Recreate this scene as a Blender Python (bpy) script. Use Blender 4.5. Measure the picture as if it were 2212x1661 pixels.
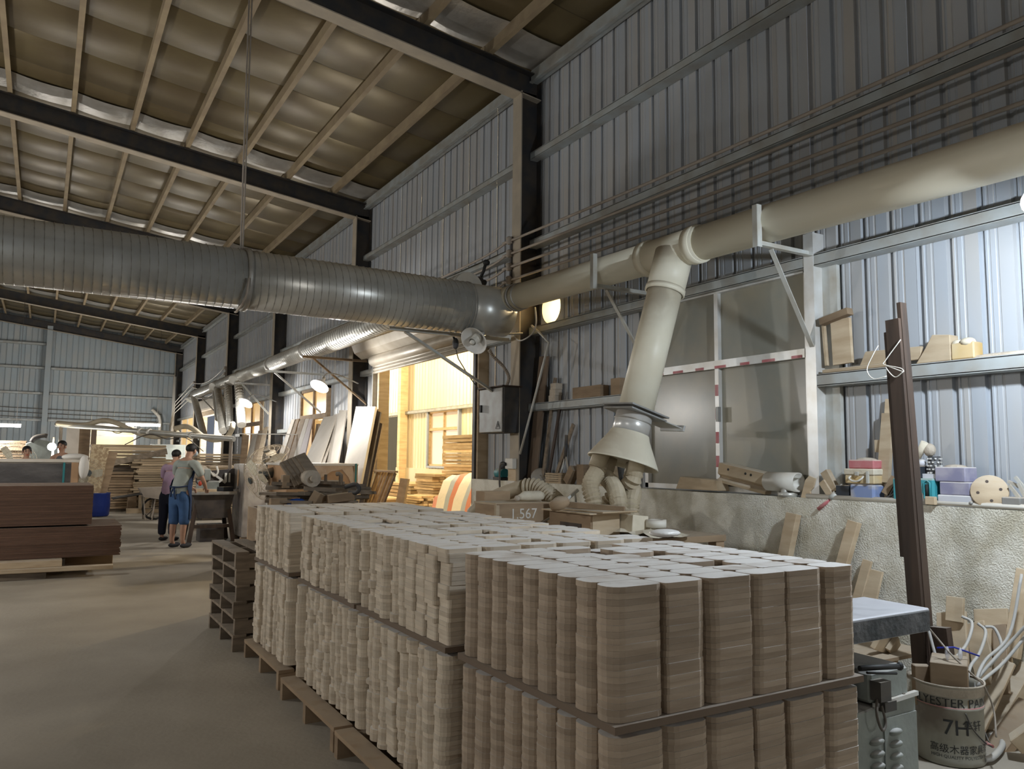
import bpy, math, random
from mathutils import Vector, Matrix
random.seed(7)
R = math.radians
for o in list(bpy.data.objects): bpy.data.objects.remove(o)
S = bpy.context.scene
COL = S.collection
# ---------------------------------------------------------------- camera
cam = bpy.data.cameras.new('camera'); camo = bpy.data.objects.new('camera', cam); COL.objects.link(camo)
CR = [[0.858397, -0.512894, 0.009693], [-0.056442, -0.075649, 0.995536], [0.509871, 0.855112, 0.093885]]
m = Matrix((CR[0], CR[1], [-v for v in CR[2]])).transposed().to_4x4(); m.translation = (0, 0, 1.52)
camo.matrix_world = m
cam.sensor_width = 36; cam.lens = 36 * 1690 / 2212; cam.clip_start = .05; cam.clip_end = 300
S.camera = camo
# ---------------------------------------------------------------- view, world, lights
S.view_settings.view_transform = 'Standard'; S.view_settings.look = 'None'
S.view_settings.gamma = 1; S.view_settings.use_curve_mapping = False
S.view_settings.exposure = 0.0
S.cycles.max_bounces = 7; S.cycles.diffuse_bounces = 4; S.cycles.glossy_bounces = 3
S.cycles.use_denoising = True; S.cycles.sample_clamp_indirect = 6
W = bpy.data.worlds.new('world'); S.world = W; W.use_nodes = True
W.node_tree.nodes['Background'].inputs[0].default_value = (.55, .62, .75, 1)
W.node_tree.nodes['Background'].inputs[1].default_value = .25
def light(kind, loc, power, col, size=.1, sy=None, rot=(0, 0, 0), name='light'):
    l = bpy.data.lights.new(name, kind); l.energy = power; l.color = col
    if kind == 'AREA':
        l.size = size
        if sy: l.shape = 'RECTANGLE'; l.size_y = sy
    elif kind != 'SUN': l.shadow_soft_size = size
    o = bpy.data.objects.new(name, l); COL.objects.link(o); o.location = loc; o.rotation_euler = rot
    return o
COOL = (.80, .90, 1.0); NEUT = (1.0, .97, .92); WARM = (1.0, .78, .46)
# wall lamps under their shades (the shades are built with the lamps)
light('POINT', (4.12, 1.78, 2.66), 185, COOL, .06, name='lamp_light')
light('POINT', (4.04, 13.51, 2.62), 130, NEUT, .06, name='lamp_light')
light('POINT', (4.04, 19.39, 2.65), 130, NEUT, .06, name='lamp_light')
light('POINT', (4.09, -4.15, 2.58), 120, NEUT, .06, name='lamp_light')
# fluorescent tubes of the hall, plus unseen ones added for ambient fill
TUBES = [(-3.2, 2.2, 3.0, 0), (-3.2, 9.3, 3.0, 0), (-8, 14, 3.0, 0), (-1.27, 30.2, 2.42, 1), (3.26, 33.2, 2.66, 1), (-7.5, 24, 3.0, 0), (-.9, -3.2, 3.3, 0), (-3.0, 14.2, 2.8, 0)]
TPOW = [150, 270, 230, 240, 230, 240, 35, 220]
for (x, y, z, k), p in zip(TUBES, TPOW):
    light('POINT', (x, y, z - .12), p, NEUT, .1, name='tube_and_fill_light')
light('POINT', (0.19,23.02,1.69), 40, (1, .95, .82), .05, name='work_light')
# lamps of the store room behind the roller door
for x, y in ((7.6, 13), (8.2, 19), (8.4, 25)):
    light('POINT', (x, y, 4.6), 560, WARM, .12, name='store_and_stub_fill_light')
# ---------------------------------------------------------------- materials
MATS = {}
def mat(name, c, c2=None, sc=6, rough=.8, metal=0, bump=0, bsc=40, st=(1, 1, 1), isl=0, dust=0, dc=(.55, .48, .38), spec=.35,
        emit=0, ecol=None, alpha=1, trans=0, th=(.35, .65), clean=None):
    if name in MATS: return MATS[name]
    mt = bpy.data.materials.new(name); mt.use_nodes = True; nt = mt.node_tree; N = nt.nodes; L = nt.links
    b = N['Principled BSDF']
    def nd(t, **k):
        n = N.new(t)
        for a, v in k.items(): setattr(n, a, v)
        return n
    b.inputs['Roughness'].default_value = rough; b.inputs['Metallic'].default_value = metal
    b.inputs['Specular IOR Level'].default_value = spec
    if alpha < 1: b.inputs['Alpha'].default_value = alpha
    if trans: b.inputs['Transmission Weight'].default_value = trans
    col = None
    tc = nd('ShaderNodeTexCoord'); oi = nd('ShaderNodeObjectInfo'); ge = nd('ShaderNodeNewGeometry')
    rnd = nd('ShaderNodeMath', operation='ADD'); L.new(oi.outputs['Random'], rnd.inputs[0]); L.new(ge.outputs['Random Per Island'], rnd.inputs[1])
    off = nd('ShaderNodeVectorMath', operation='SCALE'); off.inputs[0].default_value = (13, 7, 29); L.new(rnd.outputs[0], off.inputs['Scale'])
    add = nd('ShaderNodeVectorMath', operation='ADD'); L.new(tc.outputs['Object'], add.inputs[0]); L.new(off.outputs[0], add.inputs[1])
    mul = nd('ShaderNodeVectorMath', operation='MULTIPLY'); L.new(add.outputs[0], mul.inputs[0]); mul.inputs[1].default_value = st
    def noise(s, det=4):
        n = nd('ShaderNodeTexNoise'); n.inputs['Scale'].default_value = s; n.inputs['Detail'].default_value = det
        L.new(mul.outputs[0], n.inputs['Vector']); return n
    def ramp(src, a, z):
        r = nd('ShaderNodeMapRange'); r.inputs[1].default_value = a; r.inputs[2].default_value = z; L.new(src, r.inputs[0]); return r.outputs[0]
    def mix(f, a, z):
        x = nd('ShaderNodeMix', data_type='RGBA')
        if hasattr(f, 'links') or hasattr(f, 'is_linked'): L.new(f, x.inputs[0])
        else: x.inputs[0].default_value = f
        for q, i in ((a, 6), (z, 7)):
            if isinstance(q, tuple): x.inputs[i].default_value = (*q[:3], 1)
            else: L.new(q, x.inputs[i])
        return x.outputs[2]
    if c2:
        col = mix(ramp(noise(sc).outputs[0], *th), c, c2)
    if isl:
        hv = nd('ShaderNodeHueSaturation')
        if col is None: hv.inputs['Color'].default_value = (*c, 1)
        else: L.new(col, hv.inputs['Color'])
        fr = nd('ShaderNodeMath', operation='FRACT'); ml = nd('ShaderNodeMath', operation='MULTIPLY'); ml.inputs[1].default_value = 7.31
        L.new(rnd.outputs[0], ml.inputs[0]); L.new(ml.outputs[0], fr.inputs[0])
        mr = nd('ShaderNodeMapRange'); mr.inputs[3].default_value = 1 - isl; mr.inputs[4].default_value = 1 + isl * .7
        L.new(fr.outputs[0], mr.inputs[0]); L.new(mr.outputs[0], hv.inputs['Value']); col = hv.outputs[0]
    if dust:
        sx = nd('ShaderNodeSeparateXYZ'); L.new(ge.outputs['Normal'], sx.inputs[0])
        up = ramp(sx.outputs[2], .25, .85)
        nz = ramp(noise(9).outputs[0], .15, .5)
        f = nd('ShaderNodeMath', operation='MULTIPLY'); L.new(up, f.inputs[0]); L.new(nz, f.inputs[1])
        f2 = nd('ShaderNodeMath', operation='MULTIPLY'); L.new(f.outputs[0], f2.inputs[0]); f2.inputs[1].default_value = dust
        col = mix(f2.outputs[0], col if col is not None else c, dc)
        if rough < .7:
            rm = nd('ShaderNodeMapRange'); rm.inputs[3].default_value = rough; rm.inputs[4].default_value = .85
            L.new(f2.outputs[0], rm.inputs[0]); L.new(rm.outputs[0], b.inputs['Roughness'])
        if metal:
            rm = nd('ShaderNodeMapRange'); rm.inputs[3].default_value = metal; rm.inputs[4].default_value = 0
            L.new(f2.outputs[0], rm.inputs[0]); L.new(rm.outputs[0], b.inputs['Metallic'])
    if col is None: b.inputs['Base Color'].default_value = (*c, 1)
    else: L.new(col, b.inputs['Base Color'])
    if bump:
        bp = nd('ShaderNodeBump'); bp.inputs['Strength'].default_value = bump; bp.inputs['Distance'].default_value = .02
        L.new(noise(bsc, 5).outputs[0], bp.inputs['Height']); L.new(bp.outputs[0], b.inputs['Normal'])
    if emit:
        b.inputs['Emission Color'].default_value = (*(ecol or c), 1); b.inputs['Emission Strength'].default_value = emit
    MATS[name] = mt; return mt
DUST = (.50, .42, .33)
mat('concrete_floor', (.30, .266, .216), (.42, .378, .315), 1.1, .85, bump=.12, bsc=30, th=(.3, .7))
mat('render_wall', (.56, .52, .41), (.86, .84, .75), 5, .95, bump=.7, bsc=95, th=(.3, .6))
mat('sheet_blue', (.38, .41, .45), (.43, .40, .36), 1.6, .45, bump=.0, st=(1, 1, .25), isl=.05, th=(.42, .75))
mat('sheet_far', (.31, .37, .41), (.36, .385, .39), 1.2, .5, isl=.05)
mat('sheet_cream', (.80, .74, .58), (.76, .69, .52), 2, .6, st=(1, 1, .3), isl=.04)
mat('girt_steel', (.42, .46, .47), (.34, .33, .30), 4, .5, .25, dust=.9, dc=DUST)
mat('frame_steel', (.028, .03, .034), (.055, .045, .036), 5, .6, dust=.8, dc=(.3, .25, .19))
mat('flange_dusty', (.42, .36, .28), (.34, .30, .24), 4, .85)
mat('purlin_paint', (.34, .27, .17), (.26, .20, .13), 3, .7)
mat('foil_dusty', (.155, .122, .062), (.125, .094, .05), 1.3, .4, .35, bump=.08, bsc=9)
mat('foil_seam', (.07, .052, .028), None, 3, .5)
mat('foil_lit_tone', (.62, .60, .56), (.5, .47, .42), 4, .35, .6, bump=.3, bsc=14)  # light caught by the film near the rafters, put into the colour
mat('galv', (.60, .60, .57), (.48, .47, .43), 3, .34, .55, dust=.95, dc=(.40, .35, .27))
mat('galv_seam', (.40, .39, .36), (.30, .28, .25), 6, .45, .4, dust=.9, dc=(.34, .29, .22))
mat('pvc_cream', (.80, .77, .64), (.75, .70, .56), 3, .42, dust=.85, dc=(.44, .36, .26), st=(1, .3, 1))
mat('pvc_white', (.72, .70, .64), None, 3, .4, dust=.6, dc=DUST)
mat('hose_pvc', (.56, .49, .36), (.45, .38, .27), 5, .5, dust=.5, dc=DUST)
mat('steel_grey', (.36, .37, .37), (.28, .27, .25), 6, .5, .5, dust=.8, dc=DUST)
mat('steel_white', (.56, .58, .56), (.44, .41, .35), 5, .55, .2, dust=.8, dc=DUST)
mat('steel_dark', (.06, .06, .065), (.10, .09, .08), 8, .55, .3, dust=.6, dc=(.3, .26, .21))
mat('machine_paint', (.30, .33, .31), (.22, .24, .225), 5, .5, .1, bump=.1, dust=.75, dc=(.5, .48, .46))
mat('machine_top', (.47, .48, .51), (.40, .40, .43), 4, .4, .4, dust=.5, dc=(.55, .54, .56))
mat('cast_dark', (.055, .06, .065), (.13, .13, .135), 9, .55, .4, bump=.3)
mat('aluminium', (.72, .73, .73), (.6, .58, .54), 5, .3, .3, dust=.6, dc=DUST)
mat('glass_dirty', (.25, .25, .215), (.33, .295, .22), 2.2, .22, spec=.6, th=(.4, .7))
mat('glass_far', (.55, .40, .2), (.5, .33, .14), 5, .3, emit=.55, ecol=(1, .62, .24))
mat('glass_store', (.62, .5, .36), None, 5, .3, spec=.6)
mat('blank_side', (.44, .352, .268), (.345, .268, .198), 5, .75, st=(.6, .6, 5), isl=.15, dust=1, dc=(.80, .775, .745), bump=.05)
mat('blank_rough', (.66, .575, .46), (.56, .47, .365), 5, .85, st=(1, 1, 5), isl=.14, dust=1, dc=(.80, .775, .745), bump=.08)
mat('wood_pale', (.58, .47, .33), (.46, .35, .23), 3, .8, st=(1, 1, 5), isl=.15, dust=.6, dc=(.6, .54, .45), bump=.05)
mat('wood_pale_x', (.52, .41, .28), (.40, .30, .19), 3, .8, st=(.4, 5, 5), isl=.4, dust=.6, dc=(.6, .54, .45))
mat('wood_mid', (.38, .275, .175), (.27, .19, .12), 3, .8, st=(1, 1, 4), isl=.3, dust=.5, dc=(.48, .42, .34))
mat('wood_grey', (.27, .215, .16), (.17, .135, .10), 4, .85, st=(1, 5, 5), isl=.25, dust=.55, dc=(.36, .31, .25))
mat('wood_dark', (.07, .045, .032), (.035, .024, .018), 3, .6, st=(6, 6, .5), dust=.4, dc=(.5, .45, .4))
mat('wood_store', (.72, .56, .36), (.60, .44, .26), 3, .8, st=(1, 1, 5), isl=.38)
mat('mdf_brown', (.135, .075, .05), (.105, .058, .038), 4, .7, isl=.2, dust=.85, dc=(.26, .20, .16))
mat('board_white', (.62, .58, .52), (.54, .50, .44), 3, .6, isl=.1, dust=.5, dc=DUST)
mat('board_lilac', (.50, .44, .47), None, 3, .6, dust=.4)
mat('osb', (.42, .30, .18), (.62, .50, .32), 14, .8, th=(.45, .55))
mat('carton', (.50, .32, .19), (.42, .27, .16), 3, .8, dust=.9, dc=(.72, .68, .60))
mat('film_wrap', (.40, .37, .33), (.17, .15, .14), 3.2, .25, spec=.6, st=(1, 1, .5), th=(.4, .6), bump=.5, bsc=9, dust=.9, dc=(.6, .58, .55))
mat('film_pale', (.66, .54, .42), (.5, .36, .25), 3, .25, spec=.6, bump=.5, bsc=10)
mat('film_dark', (.075, .07, .07), (.17, .16, .155), 2.3, .3, spec=.5, st=(.5, 1, 1), th=(.45, .7), bump=.4, bsc=8, dust=.9, dc=(.5, .46, .42))
mat('barrel_blue', (.015, .035, .20), None, 3, .4, dust=.6, dc=(.2, .22, .35))
mat('saw_dark', (.045, .04, .04), (.08, .068, .06), 6, .7, dust=.4, dc=(.3, .26, .22))
mat('frame_blue', (.33, .39, .52), None, 3, .5)
mat('tape_blue', (.03, .10, .42), None, 3, .5)
mat('cable_grey', (.45, .45, .44), None, 3, .5, dust=.4)
mat('cable_dark', (.12, .105, .09), None, 3, .7)
mat('conduit_dusty', (.36, .31, .26), (.3, .26, .22), 6, .7)
mat('lamp_on', (1, 1, 1), emit=30, ecol=(.95, .98, 1))
mat('tube_on', (1, 1, 1), emit=22, ecol=(.96, .98, 1))
mat('lamp_white', (.72, .72, .70), None, 3, .4, dust=.7, dc=DUST)
mat('lamp_shade_lit', (.85, .85, .85), None, 3, .4)
mat('bulb_off', (.75, .74, .68), None, 3, .3, spec=.6)
mat('doorway_glow', (1, 1, 1), emit=9, ecol=(1, .98, .96))
mat('shutter', (.48, .44, .37), (.40, .35, .28), 4, .45, .2, dust=.6, dc=DUST)
mat('box_green', (.03, .20, .22), None, 3, .5, dust=.7, dc=DUST)
mat('box_teal', (.04, .30, .36), (.06, .33, .38), 6, .45, dust=.7, dc=DUST)
mat('box_blue', (.22, .29, .50), (.42, .42, .46), 8, .5, dust=.8, dc=(.6, .55, .48), th=(.5, .65))
mat('box_purple', (.25, .245, .36), (.38, .36, .44), 8, .45, dust=.9, dc=(.66, .62, .56), th=(.45, .65))
mat('box_red', (.50, .13, .15), (.55, .25, .25), 7, .5, dust=.9, dc=(.6, .54, .46))
mat('box_yellow', (.62, .44, .20), (.62, .52, .34), 7, .6, dust=.7, dc=DUST)
mat('box_black', (.03, .035, .045), None, 7, .5, dust=.8, dc=DUST)
mat('box_clear', (.62, .63, .68), None, 7, .3, dust=.8, dc=(.7, .66, .6))
mat('paper', (.72, .66, .54), (.6, .54, .42), 6, .9, bump=.2)
mat('cloth_dust', (.52, .46, .38), (.42, .36, .29), 8, .95, bump=.5, bsc=30)
mat('tape_yellow', (.55, .37, .14), (.6, .5, .33), 3, .5, dust=.7, dc=DUST)
mat('bucket', (.33, .32, .27), (.17, .14, .11), 4, .5, .1, th=(.5, .7), dust=.5, dc=DUST)
mat('ink', (.03, .03, .03), None, 3, .6)
mat('chalk', (.75, .72, .66), None, 3, .9)
mat('warn_yellow', (.6, .45, .1), None, 3, .5)
mat('skin', (.45, .27, .19), (.40, .23, .16), 8, .55)
mat('hair', (.012, .011, .011), None, 8, .6)
mat('shirt_grey', (.34, .37, .34), (.28, .31, .285), 7, .9, bump=.4, bsc=12)
mat('shirt_lilac', (.35, .25, .33), (.30, .2, .29), 9, .9, bump=.4, bsc=12)
mat('trousers_navy', (.010, .012, .025), None, 8, .9)
mat('jeans', (.045, .10, .22), (.035, .08, .18), 8, .9, bump=.3, bsc=15)
mat('apron_blue', (.022, .04, .09), None, 8, .9)
mat('vest_grey', (.12, .125, .14), None, 8, .9)
mat('mask_blue', (.45, .55, .62), None, 8, .9)
mat('shoe_dark', (.03, .03, .035), None, 8, .7)
mat('sack_white', (.66, .64, .60), None, 8, .8, bump=.5, bsc=8)
mat('fan_motor', (.07, .085, .085), None, 8, .4, dust=.6, dc=DUST)
mat('fan_wire', (.50, .42, .31), None, 8, .6)
mat('red_plastic', (.5, .06, .03), None, 8, .5)
mat('tarp', (.80, .76, .70), None, 2, .6, bump=.3, bsc=10)
mat('tarp_red', (.62, .24, .16), None, 2, .6, bump=.3, bsc=10)
mat('tarp_blue', (.40, .46, .55), None, 2, .6, bump=.3, bsc=10)
mat('goggle', (.75, .75, .8), None, 2, .1, alpha=.45, spec=.6)
mat('goggle_blue', (.02, .03, .30), None, 2, .4)
mat('rubber', (.02, .02, .02), None, 2, .6)
mat('plywood_dark', (.17, .125, .09), None, 4, .8, dust=.6, dc=(.4, .35, .3))
mat('white_film', (.75, .73, .70), None, 3, .3, bump=.4, bsc=20)
# ---------------------------------------------------------------- mesh helpers
V3 = Vector
class MB:
    def __init__(s): s.v = []; s.f = []; s.sm = []
    def add(s, vs, fs, smooth=False):
        n = len(s.v); s.v += [tuple(p) for p in vs]; s.f += [tuple(i + n for i in q) for q in fs]; s.sm += [smooth] * len(fs); return s
    def box(s, c, d, rot=(0, 0, 0)):
        from mathutils import Euler
        E = Euler(rot).to_matrix(); x, y, z = d[0] / 2, d[1] / 2, d[2] / 2; c = V3(c)
        vs = [c + E @ V3(p) for p in ((-x, -y, -z), (x, -y, -z), (x, y, -z), (-x, y, -z), (-x, -y, z), (x, -y, z), (x, y, z), (-x, y, z))]
        return s.add(vs, [(0, 3, 2, 1), (4, 5, 6, 7), (0, 1, 5, 4), (1, 2, 6, 5), (2, 3, 7, 6), (3, 0, 4, 7)])
    def bb(s, x0, x1, y0, y1, z0, z1):
        return s.box(((x0 + x1) / 2, (y0 + y1) / 2, (z0 + z1) / 2), (abs(x1 - x0), abs(y1 - y0), abs(z1 - z0)))
    def frame(s, a, b, up=(0, 0, 1)):
        a, b = V3(a), V3(b); w = (b - a).normalized(); u = V3(up)
        if abs(w.dot(u.normalized())) > .98: u = V3((1, 0, 0))
        x = u.cross(w).normalized(); y = w.cross(x); return a, b, x, y, w
    def bar(s, a, b, w, h, up=(0, 0, 1)):
        a, b, x, y, _ = s.frame(a, b, up); x = x * w / 2; y = y * h / 2
        vs = [p + i * x + j * y for p in (a, b) for i, j in ((-1, -1), (1, -1), (1, 1), (-1, 1))]
        return s.add(vs, [(0, 3, 2, 1), (4, 5, 6, 7), (0, 1, 5, 4), (1, 2, 6, 5), (2, 3, 7, 6), (3, 0, 4, 7)])
    def angle(s, a, b, w, t=.006, up=(0, 0, 1)):       # L section
        A, B, x, y, _ = s.frame(a, b, up)
        s.bar(A, B, w, t, up); return s.bar(A + x * (w / 2) + y * (w / 2), B + x * (w / 2) + y * (w / 2), t, w, up)
    def cyl(s, a, b, r0, r1=None, n=14, caps=True):
        r1 = r0 if r1 is None else r1; a, b, x, y, w = s.frame(a, b)
        vs = []
        for p, r in ((a, r0), (b, r1)):
            for i in range(n):
                t = 2 * math.pi * i / n; vs.append(p + x * (r * math.cos(t)) + y * (r * math.sin(t)))
        s.add(vs, [(i, (i + 1) % n, n + (i + 1) % n, n + i) for i in range(n)], True)
        if caps:
            k = len(s.v) - 2 * n
            s.f += [tuple(k + i for i in reversed(range(n))), tuple(k + n + i for i in range(n))]; s.sm += [False, False]
        return s
    def tube(s, pts, r, n=8, caps=True):
        pts = [V3(p) for p in pts]; rs = r if isinstance(r, (list, tuple)) else [r] * len(pts)
        d0 = (pts[1] - pts[0]).normalized(); u = V3((0, 0, 1)) if abs(d0.z) < .9 else V3((1, 0, 0))
        x = u.cross(d0).normalized(); rings = []
        for i, p in enumerate(pts):
            d = (pts[min(i + 1, len(pts) - 1)] - pts[max(i - 1, 0)]).normalized()
            x = (x - d * x.dot(d)).normalized(); y = d.cross(x)
            rings += [p + x * (rs[i] * math.cos(2 * math.pi * k / n)) + y * (rs[i] * math.sin(2 * math.pi * k / n)) for k in range(n)]
        fs = [(i * n + k, i * n + (k + 1) % n, (i + 1) * n + (k + 1) % n, (i + 1) * n + k) for i in range(len(pts) - 1) for k in range(n)]
        s.add(rings, fs, True)
        if caps:
            k = len(s.v) - len(rings); e = k + (len(pts) - 1) * n
            s.f += [tuple(k + i for i in reversed(range(n))), tuple(e + i for i in range(n))]; s.sm += [False, False]
        return s
    def lathe(s, prof, o, axis=(0, 0, 1), n=20, caps=False):
        o, b, x, y, w = s.frame(o, V3(o) + V3(axis)); vs = []
        for r, h in prof:
            for i in range(n):
                t = 2 * math.pi * i / n; vs.append(o + w * h + x * (r * math.cos(t)) + y * (r * math.sin(t)))
        fs = [(j * n + i, j * n + (i + 1) % n, (j + 1) * n + (i + 1) % n, (j + 1) * n + i) for j in range(len(prof) - 1) for i in range(n)]
        s.add(vs, fs, True)
        if caps:
            k = len(s.v) - len(vs); e = k + (len(prof) - 1) * n
            s.f += [tuple(k + i for i in reversed(range(n))), tuple(e + i for i in range(n))]; s.sm += [False, False]
        return s
    def prism(s, poly, o, ux, uy, depth):              # polygon in the plane (ux, uy), extruded by the vector depth
        o, ux, uy, dp = V3(o), V3(ux), V3(uy), V3(depth); n = len(poly)
        vs = [o + ux * p[0] + uy * p[1] for p in poly]; vs += [q + dp for q in vs]
        return s.add(vs, [tuple(reversed(range(n))), tuple(range(n, 2 * n))] + [(i, (i + 1) % n, n + (i + 1) % n, n + i) for i in range(n)])
    def ell(s, c, d, n=12, k=8, rot=(0, 0, 0)):
        from mathutils import Euler
        E = Euler(rot).to_matrix(); c = V3(c); vs = []
        for j in range(1, k):
            a = math.pi * j / k
            for i in range(n):
                t = 2 * math.pi * i / n; vs.append(c + E @ V3((d[0] * math.sin(a) * math.cos(t), d[1] * math.sin(a) * math.sin(t), d[2] * math.cos(a))))
        fs = [(j * n + i, (j + 1) * n + i, (j + 1) * n + (i + 1) % n, j * n + (i + 1) % n) for j in range(k - 2) for i in range(n)]
        vs += [c + E @ V3((0, 0, d[2])), c - E @ V3((0, 0, d[2]))]; T = len(vs) - 2; m = (k - 2) * n
        fs += [(T, i, (i + 1) % n) for i in range(n)] + [(T + 1, m + (i + 1) % n, m + i) for i in range(n)]
        return s.add(vs, fs, True)
BASE = {}
def tag(o, label=None, cat=None, group=None, kind=None):
    if label: o['label'] = label
    if cat: o['category'] = cat
    if group: o['group'] = group
    if kind: o['kind'] = kind
    return o
def thing(name, loc, label, cat, group=None, kind=None):
    o = bpy.data.objects.new(name, None); COL.objects.link(o); o.location = loc; o.empty_display_size = .1
    BASE[o] = V3(loc); return tag(o, label, cat, group, kind)
def obj(name, mb, mt, parent=None, label=None, cat=None, group=None, kind=None, bev=0):
    if parent is not None: b = BASE[parent]
    else:
        vs = mb.v; b = V3(((min(p[0] for p in vs) + max(p[0] for p in vs)) / 2, (min(p[1] for p in vs) + max(p[1] for p in vs)) / 2, min(p[2] for p in vs)))
    me = bpy.data.meshes.new(name); me.from_pydata([(p[0] - b.x, p[1] - b.y, p[2] - b.z) for p in mb.v], [], mb.f)
    me.polygons.foreach_set('use_smooth', mb.sm); me.update()
    me.materials.append(MATS[mt])
    o = bpy.data.objects.new(name, me); COL.objects.link(o); BASE[o] = b
    if parent is not None: o.parent = parent
    else: o.location = b
    if bev:
        md = o.modifiers.new('bevel', 'BEVEL'); md.width = bev; md.segments = 1; md.limit_method = 'ANGLE'; md.angle_limit = R(50)
    return tag(o, label, cat, group, kind)
def dup(o, loc=None, rz=None, label=None, parent=None):
    c = o.copy(); COL.objects.link(c); BASE[c] = BASE[o]
    if parent is not None: c.parent = parent
    if loc is not None: c.location = loc
    if rz is not None: c.rotation_euler.z = rz
    if label: c['label'] = label
    for ch in list(o.children): dup(ch, parent=c)
    return c
def text(body, o, ux, uy, size, mt, parent, name='lettering'):
    cu = bpy.data.curves.new(name, 'FONT'); cu.body = body; cu.size = size; cu.extrude = .0006; cu.align_x = 'CENTER'; cu.align_y = 'CENTER'
    t = bpy.data.objects.new(name, cu); COL.objects.link(t)
    ux, uy = V3(ux).normalized(), V3(uy).normalized(); mm = Matrix((ux, uy, ux.cross(uy))).transposed().to_4x4()
    mm.translation = V3(o) - BASE[parent]; dg = bpy.context.evaluated_depsgraph_get(); dg.update(); me = bpy.data.meshes.new_from_object(t.evaluated_get(dg)); bpy.data.objects.remove(t)
    t = bpy.data.objects.new(name, me); COL.objects.link(t); t.parent = parent; t.matrix_local = mm; me.materials.clear(); me.materials.append(MATS[mt]); return t
def sag(a, b, d, n=12):
    a, b = V3(a), V3(b); return [a.lerp(b, i / n) - V3((0, 0, d * 4 * (i / n) * (1 - i / n))) for i in range(n + 1)]
def spline(ps, k=8):
    P = [V3(p) for p in ps]; P = [P[0] * 2 - P[1]] + P + [P[-1] * 2 - P[-2]]; out = []
    for i in range(1, len(P) - 2):
        for j in range(k):
            t = j / k; a, b, c, d = P[i - 1:i + 3]
            out.append(.5 * (2 * b + (c - a) * t + (2 * a - 5 * b + 4 * c - d) * t * t + (3 * b - a - 3 * c + d) * t ** 3))
    out.append(P[-2]); return out

# ================================================================ STRUCTURE
FY = [8.12, 14.13, 20.13, 26.06, 32.03, 37.75]           # portal frames
PITCH = .2138
def roof(x): return 6.545 + .123 * (4.9 - x) if x > -5.5 else roof(-5.49) - .123 * (-5.5 - x)
obj('floor', MB().bb(-16, 14, -9, 39, -.2, 0), 'concrete_floor', kind='structure')
# --- cladding: trapezoidal sheets, one object per sheet, ribs pressed outwards
def sheets(parent, along, u0, u1, z0, ztop, place, mt, holes=(), per=4, name='cladding_sheet', phase=0, small=True):
    w = PITCH * per; n = 0; u = u0 - (u0 - phase) % w
    while u < u1:
        pts = [(u + .0, 0)]
        for k in range(per):
            b = u + k * PITCH
            pts += [(b + .085, 0)] if small else []
            if small: pts += [(b + .09, .004), (b + .1, .004), (b + .105, 0), (b + .135, 0), (b + .14, .004), (b + .15, .004), (b + .155, 0)]
            pts += [(b + .168, 0), (b + .178, .03), (b + .203, .03), (b + .2105, 0)]
        pts.append((u + w - .002, 0))
        cuts = sorted(set([h[0] for h in holes] + [h[1] for h in holes] + [u0, u1]))
        P = []
        for (a, da), (b, db) in zip(pts, pts[1:]):
            s = [a] + [c for c in cuts if a < c < b] + [b]
            P += [(s[i], s[i + 1], da + (db - da) * (s[i] - a) / (b - a), da + (db - da) * (s[i + 1] - a) / (b - a)) for i in range(len(s) - 1)]
        mb = MB()
        for a, b, da, db in P:
            md = (a + b) / 2
            if md < u0 or md > u1: continue
            segs = [(z0, None)]
            for h in holes:
                if h[0] < md < h[1]:
                    ns = []
                    for s0, s1 in segs:
                        top = s1 if s1 is not None else 99
                        if h[3] <= s0 or h[2] >= top: ns.append((s0, s1)); continue
                        if h[2] > s0: ns.append((s0, h[2]))
                        if h[3] < top: ns.append((h[3], s1))
                    segs = ns
            for s0, s1 in segs:
                ta = ztop(a) if s1 is None else s1; tb = ztop(b) if s1 is None else s1
                mb.add([place(a, da, s0), place(b, db, s0), place(b, db, tb), place(a, da, ta)], [(0, 1, 2, 3)])
        if mb.f: obj(name, mb, mt, parent)
        u += w
# --- right wall
w2 = (18.273,3.045,16.243,1.872); w3 = (24.469,3.089,22.179,1.962); w4 = (36.805,3.094,33.598,1.764)
dw = (31.627,3.074,27.374,1.886)
HX = (5.2,7.796,3.346)
HOLES = [(4.02, 6.0, 1.2, 3.06), (9.45, 13.2, 0, 3.6), (w2[2], w2[0], 1.24, w2[1]), (w3[2], w3[0], 1.24, w3[1]), (w4[2], w4[0], 1.24, w4[1]), (dw[2], dw[0], 0, dw[1]), (HX[1] - .25, HX[1] + .25, HX[2] - .25, HX[2] + .25)]
wr = thing('wall_right', (5.2, 14, 0), None, None, kind='structure')
sheets(wr, 'y', -9, 38, 1.2, lambda y: 6.5, lambda u, d, z: (5.2 + d, u, z), 'sheet_blue', HOLES, phase=.62)
d = MB().bb(4.99, 5.3, -9, 9.4, 0, 1.24)
obj('dado', d, 'render_wall', wr)
obj('dado', MB().bb(4.99, 5.3, 13.25, dw[2], 0, 1.24), 'render_wall', wr)
obj('dado', MB().bb(4.99, 5.3, dw[0], 38, 0, 1.24), 'render_wall', wr)
def girt(parent, a, b, w=.13, h=.085):
    mb = MB(); mb.bar(a, b, w, .012); A, B = V3(a), V3(b)
    mb.bar((A.x - w / 2 + .006, A.y, A.z - h / 2), (B.x - w / 2 + .006, B.y, B.z - h / 2), .012, h) if abs(A.x - B.x) < .01 else mb.bar((A.x, A.y - w / 2 + .006, A.z - h / 2), (B.x, B.y - w / 2 + .006, B.z - h / 2), .012, h)
    mb.bar(A - V3((0, 0, h)), B - V3((0, 0, h)), w, .012)
    obj('girt', mb, 'girt_steel', parent)
YB = [-9, 2.1] + FY
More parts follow.
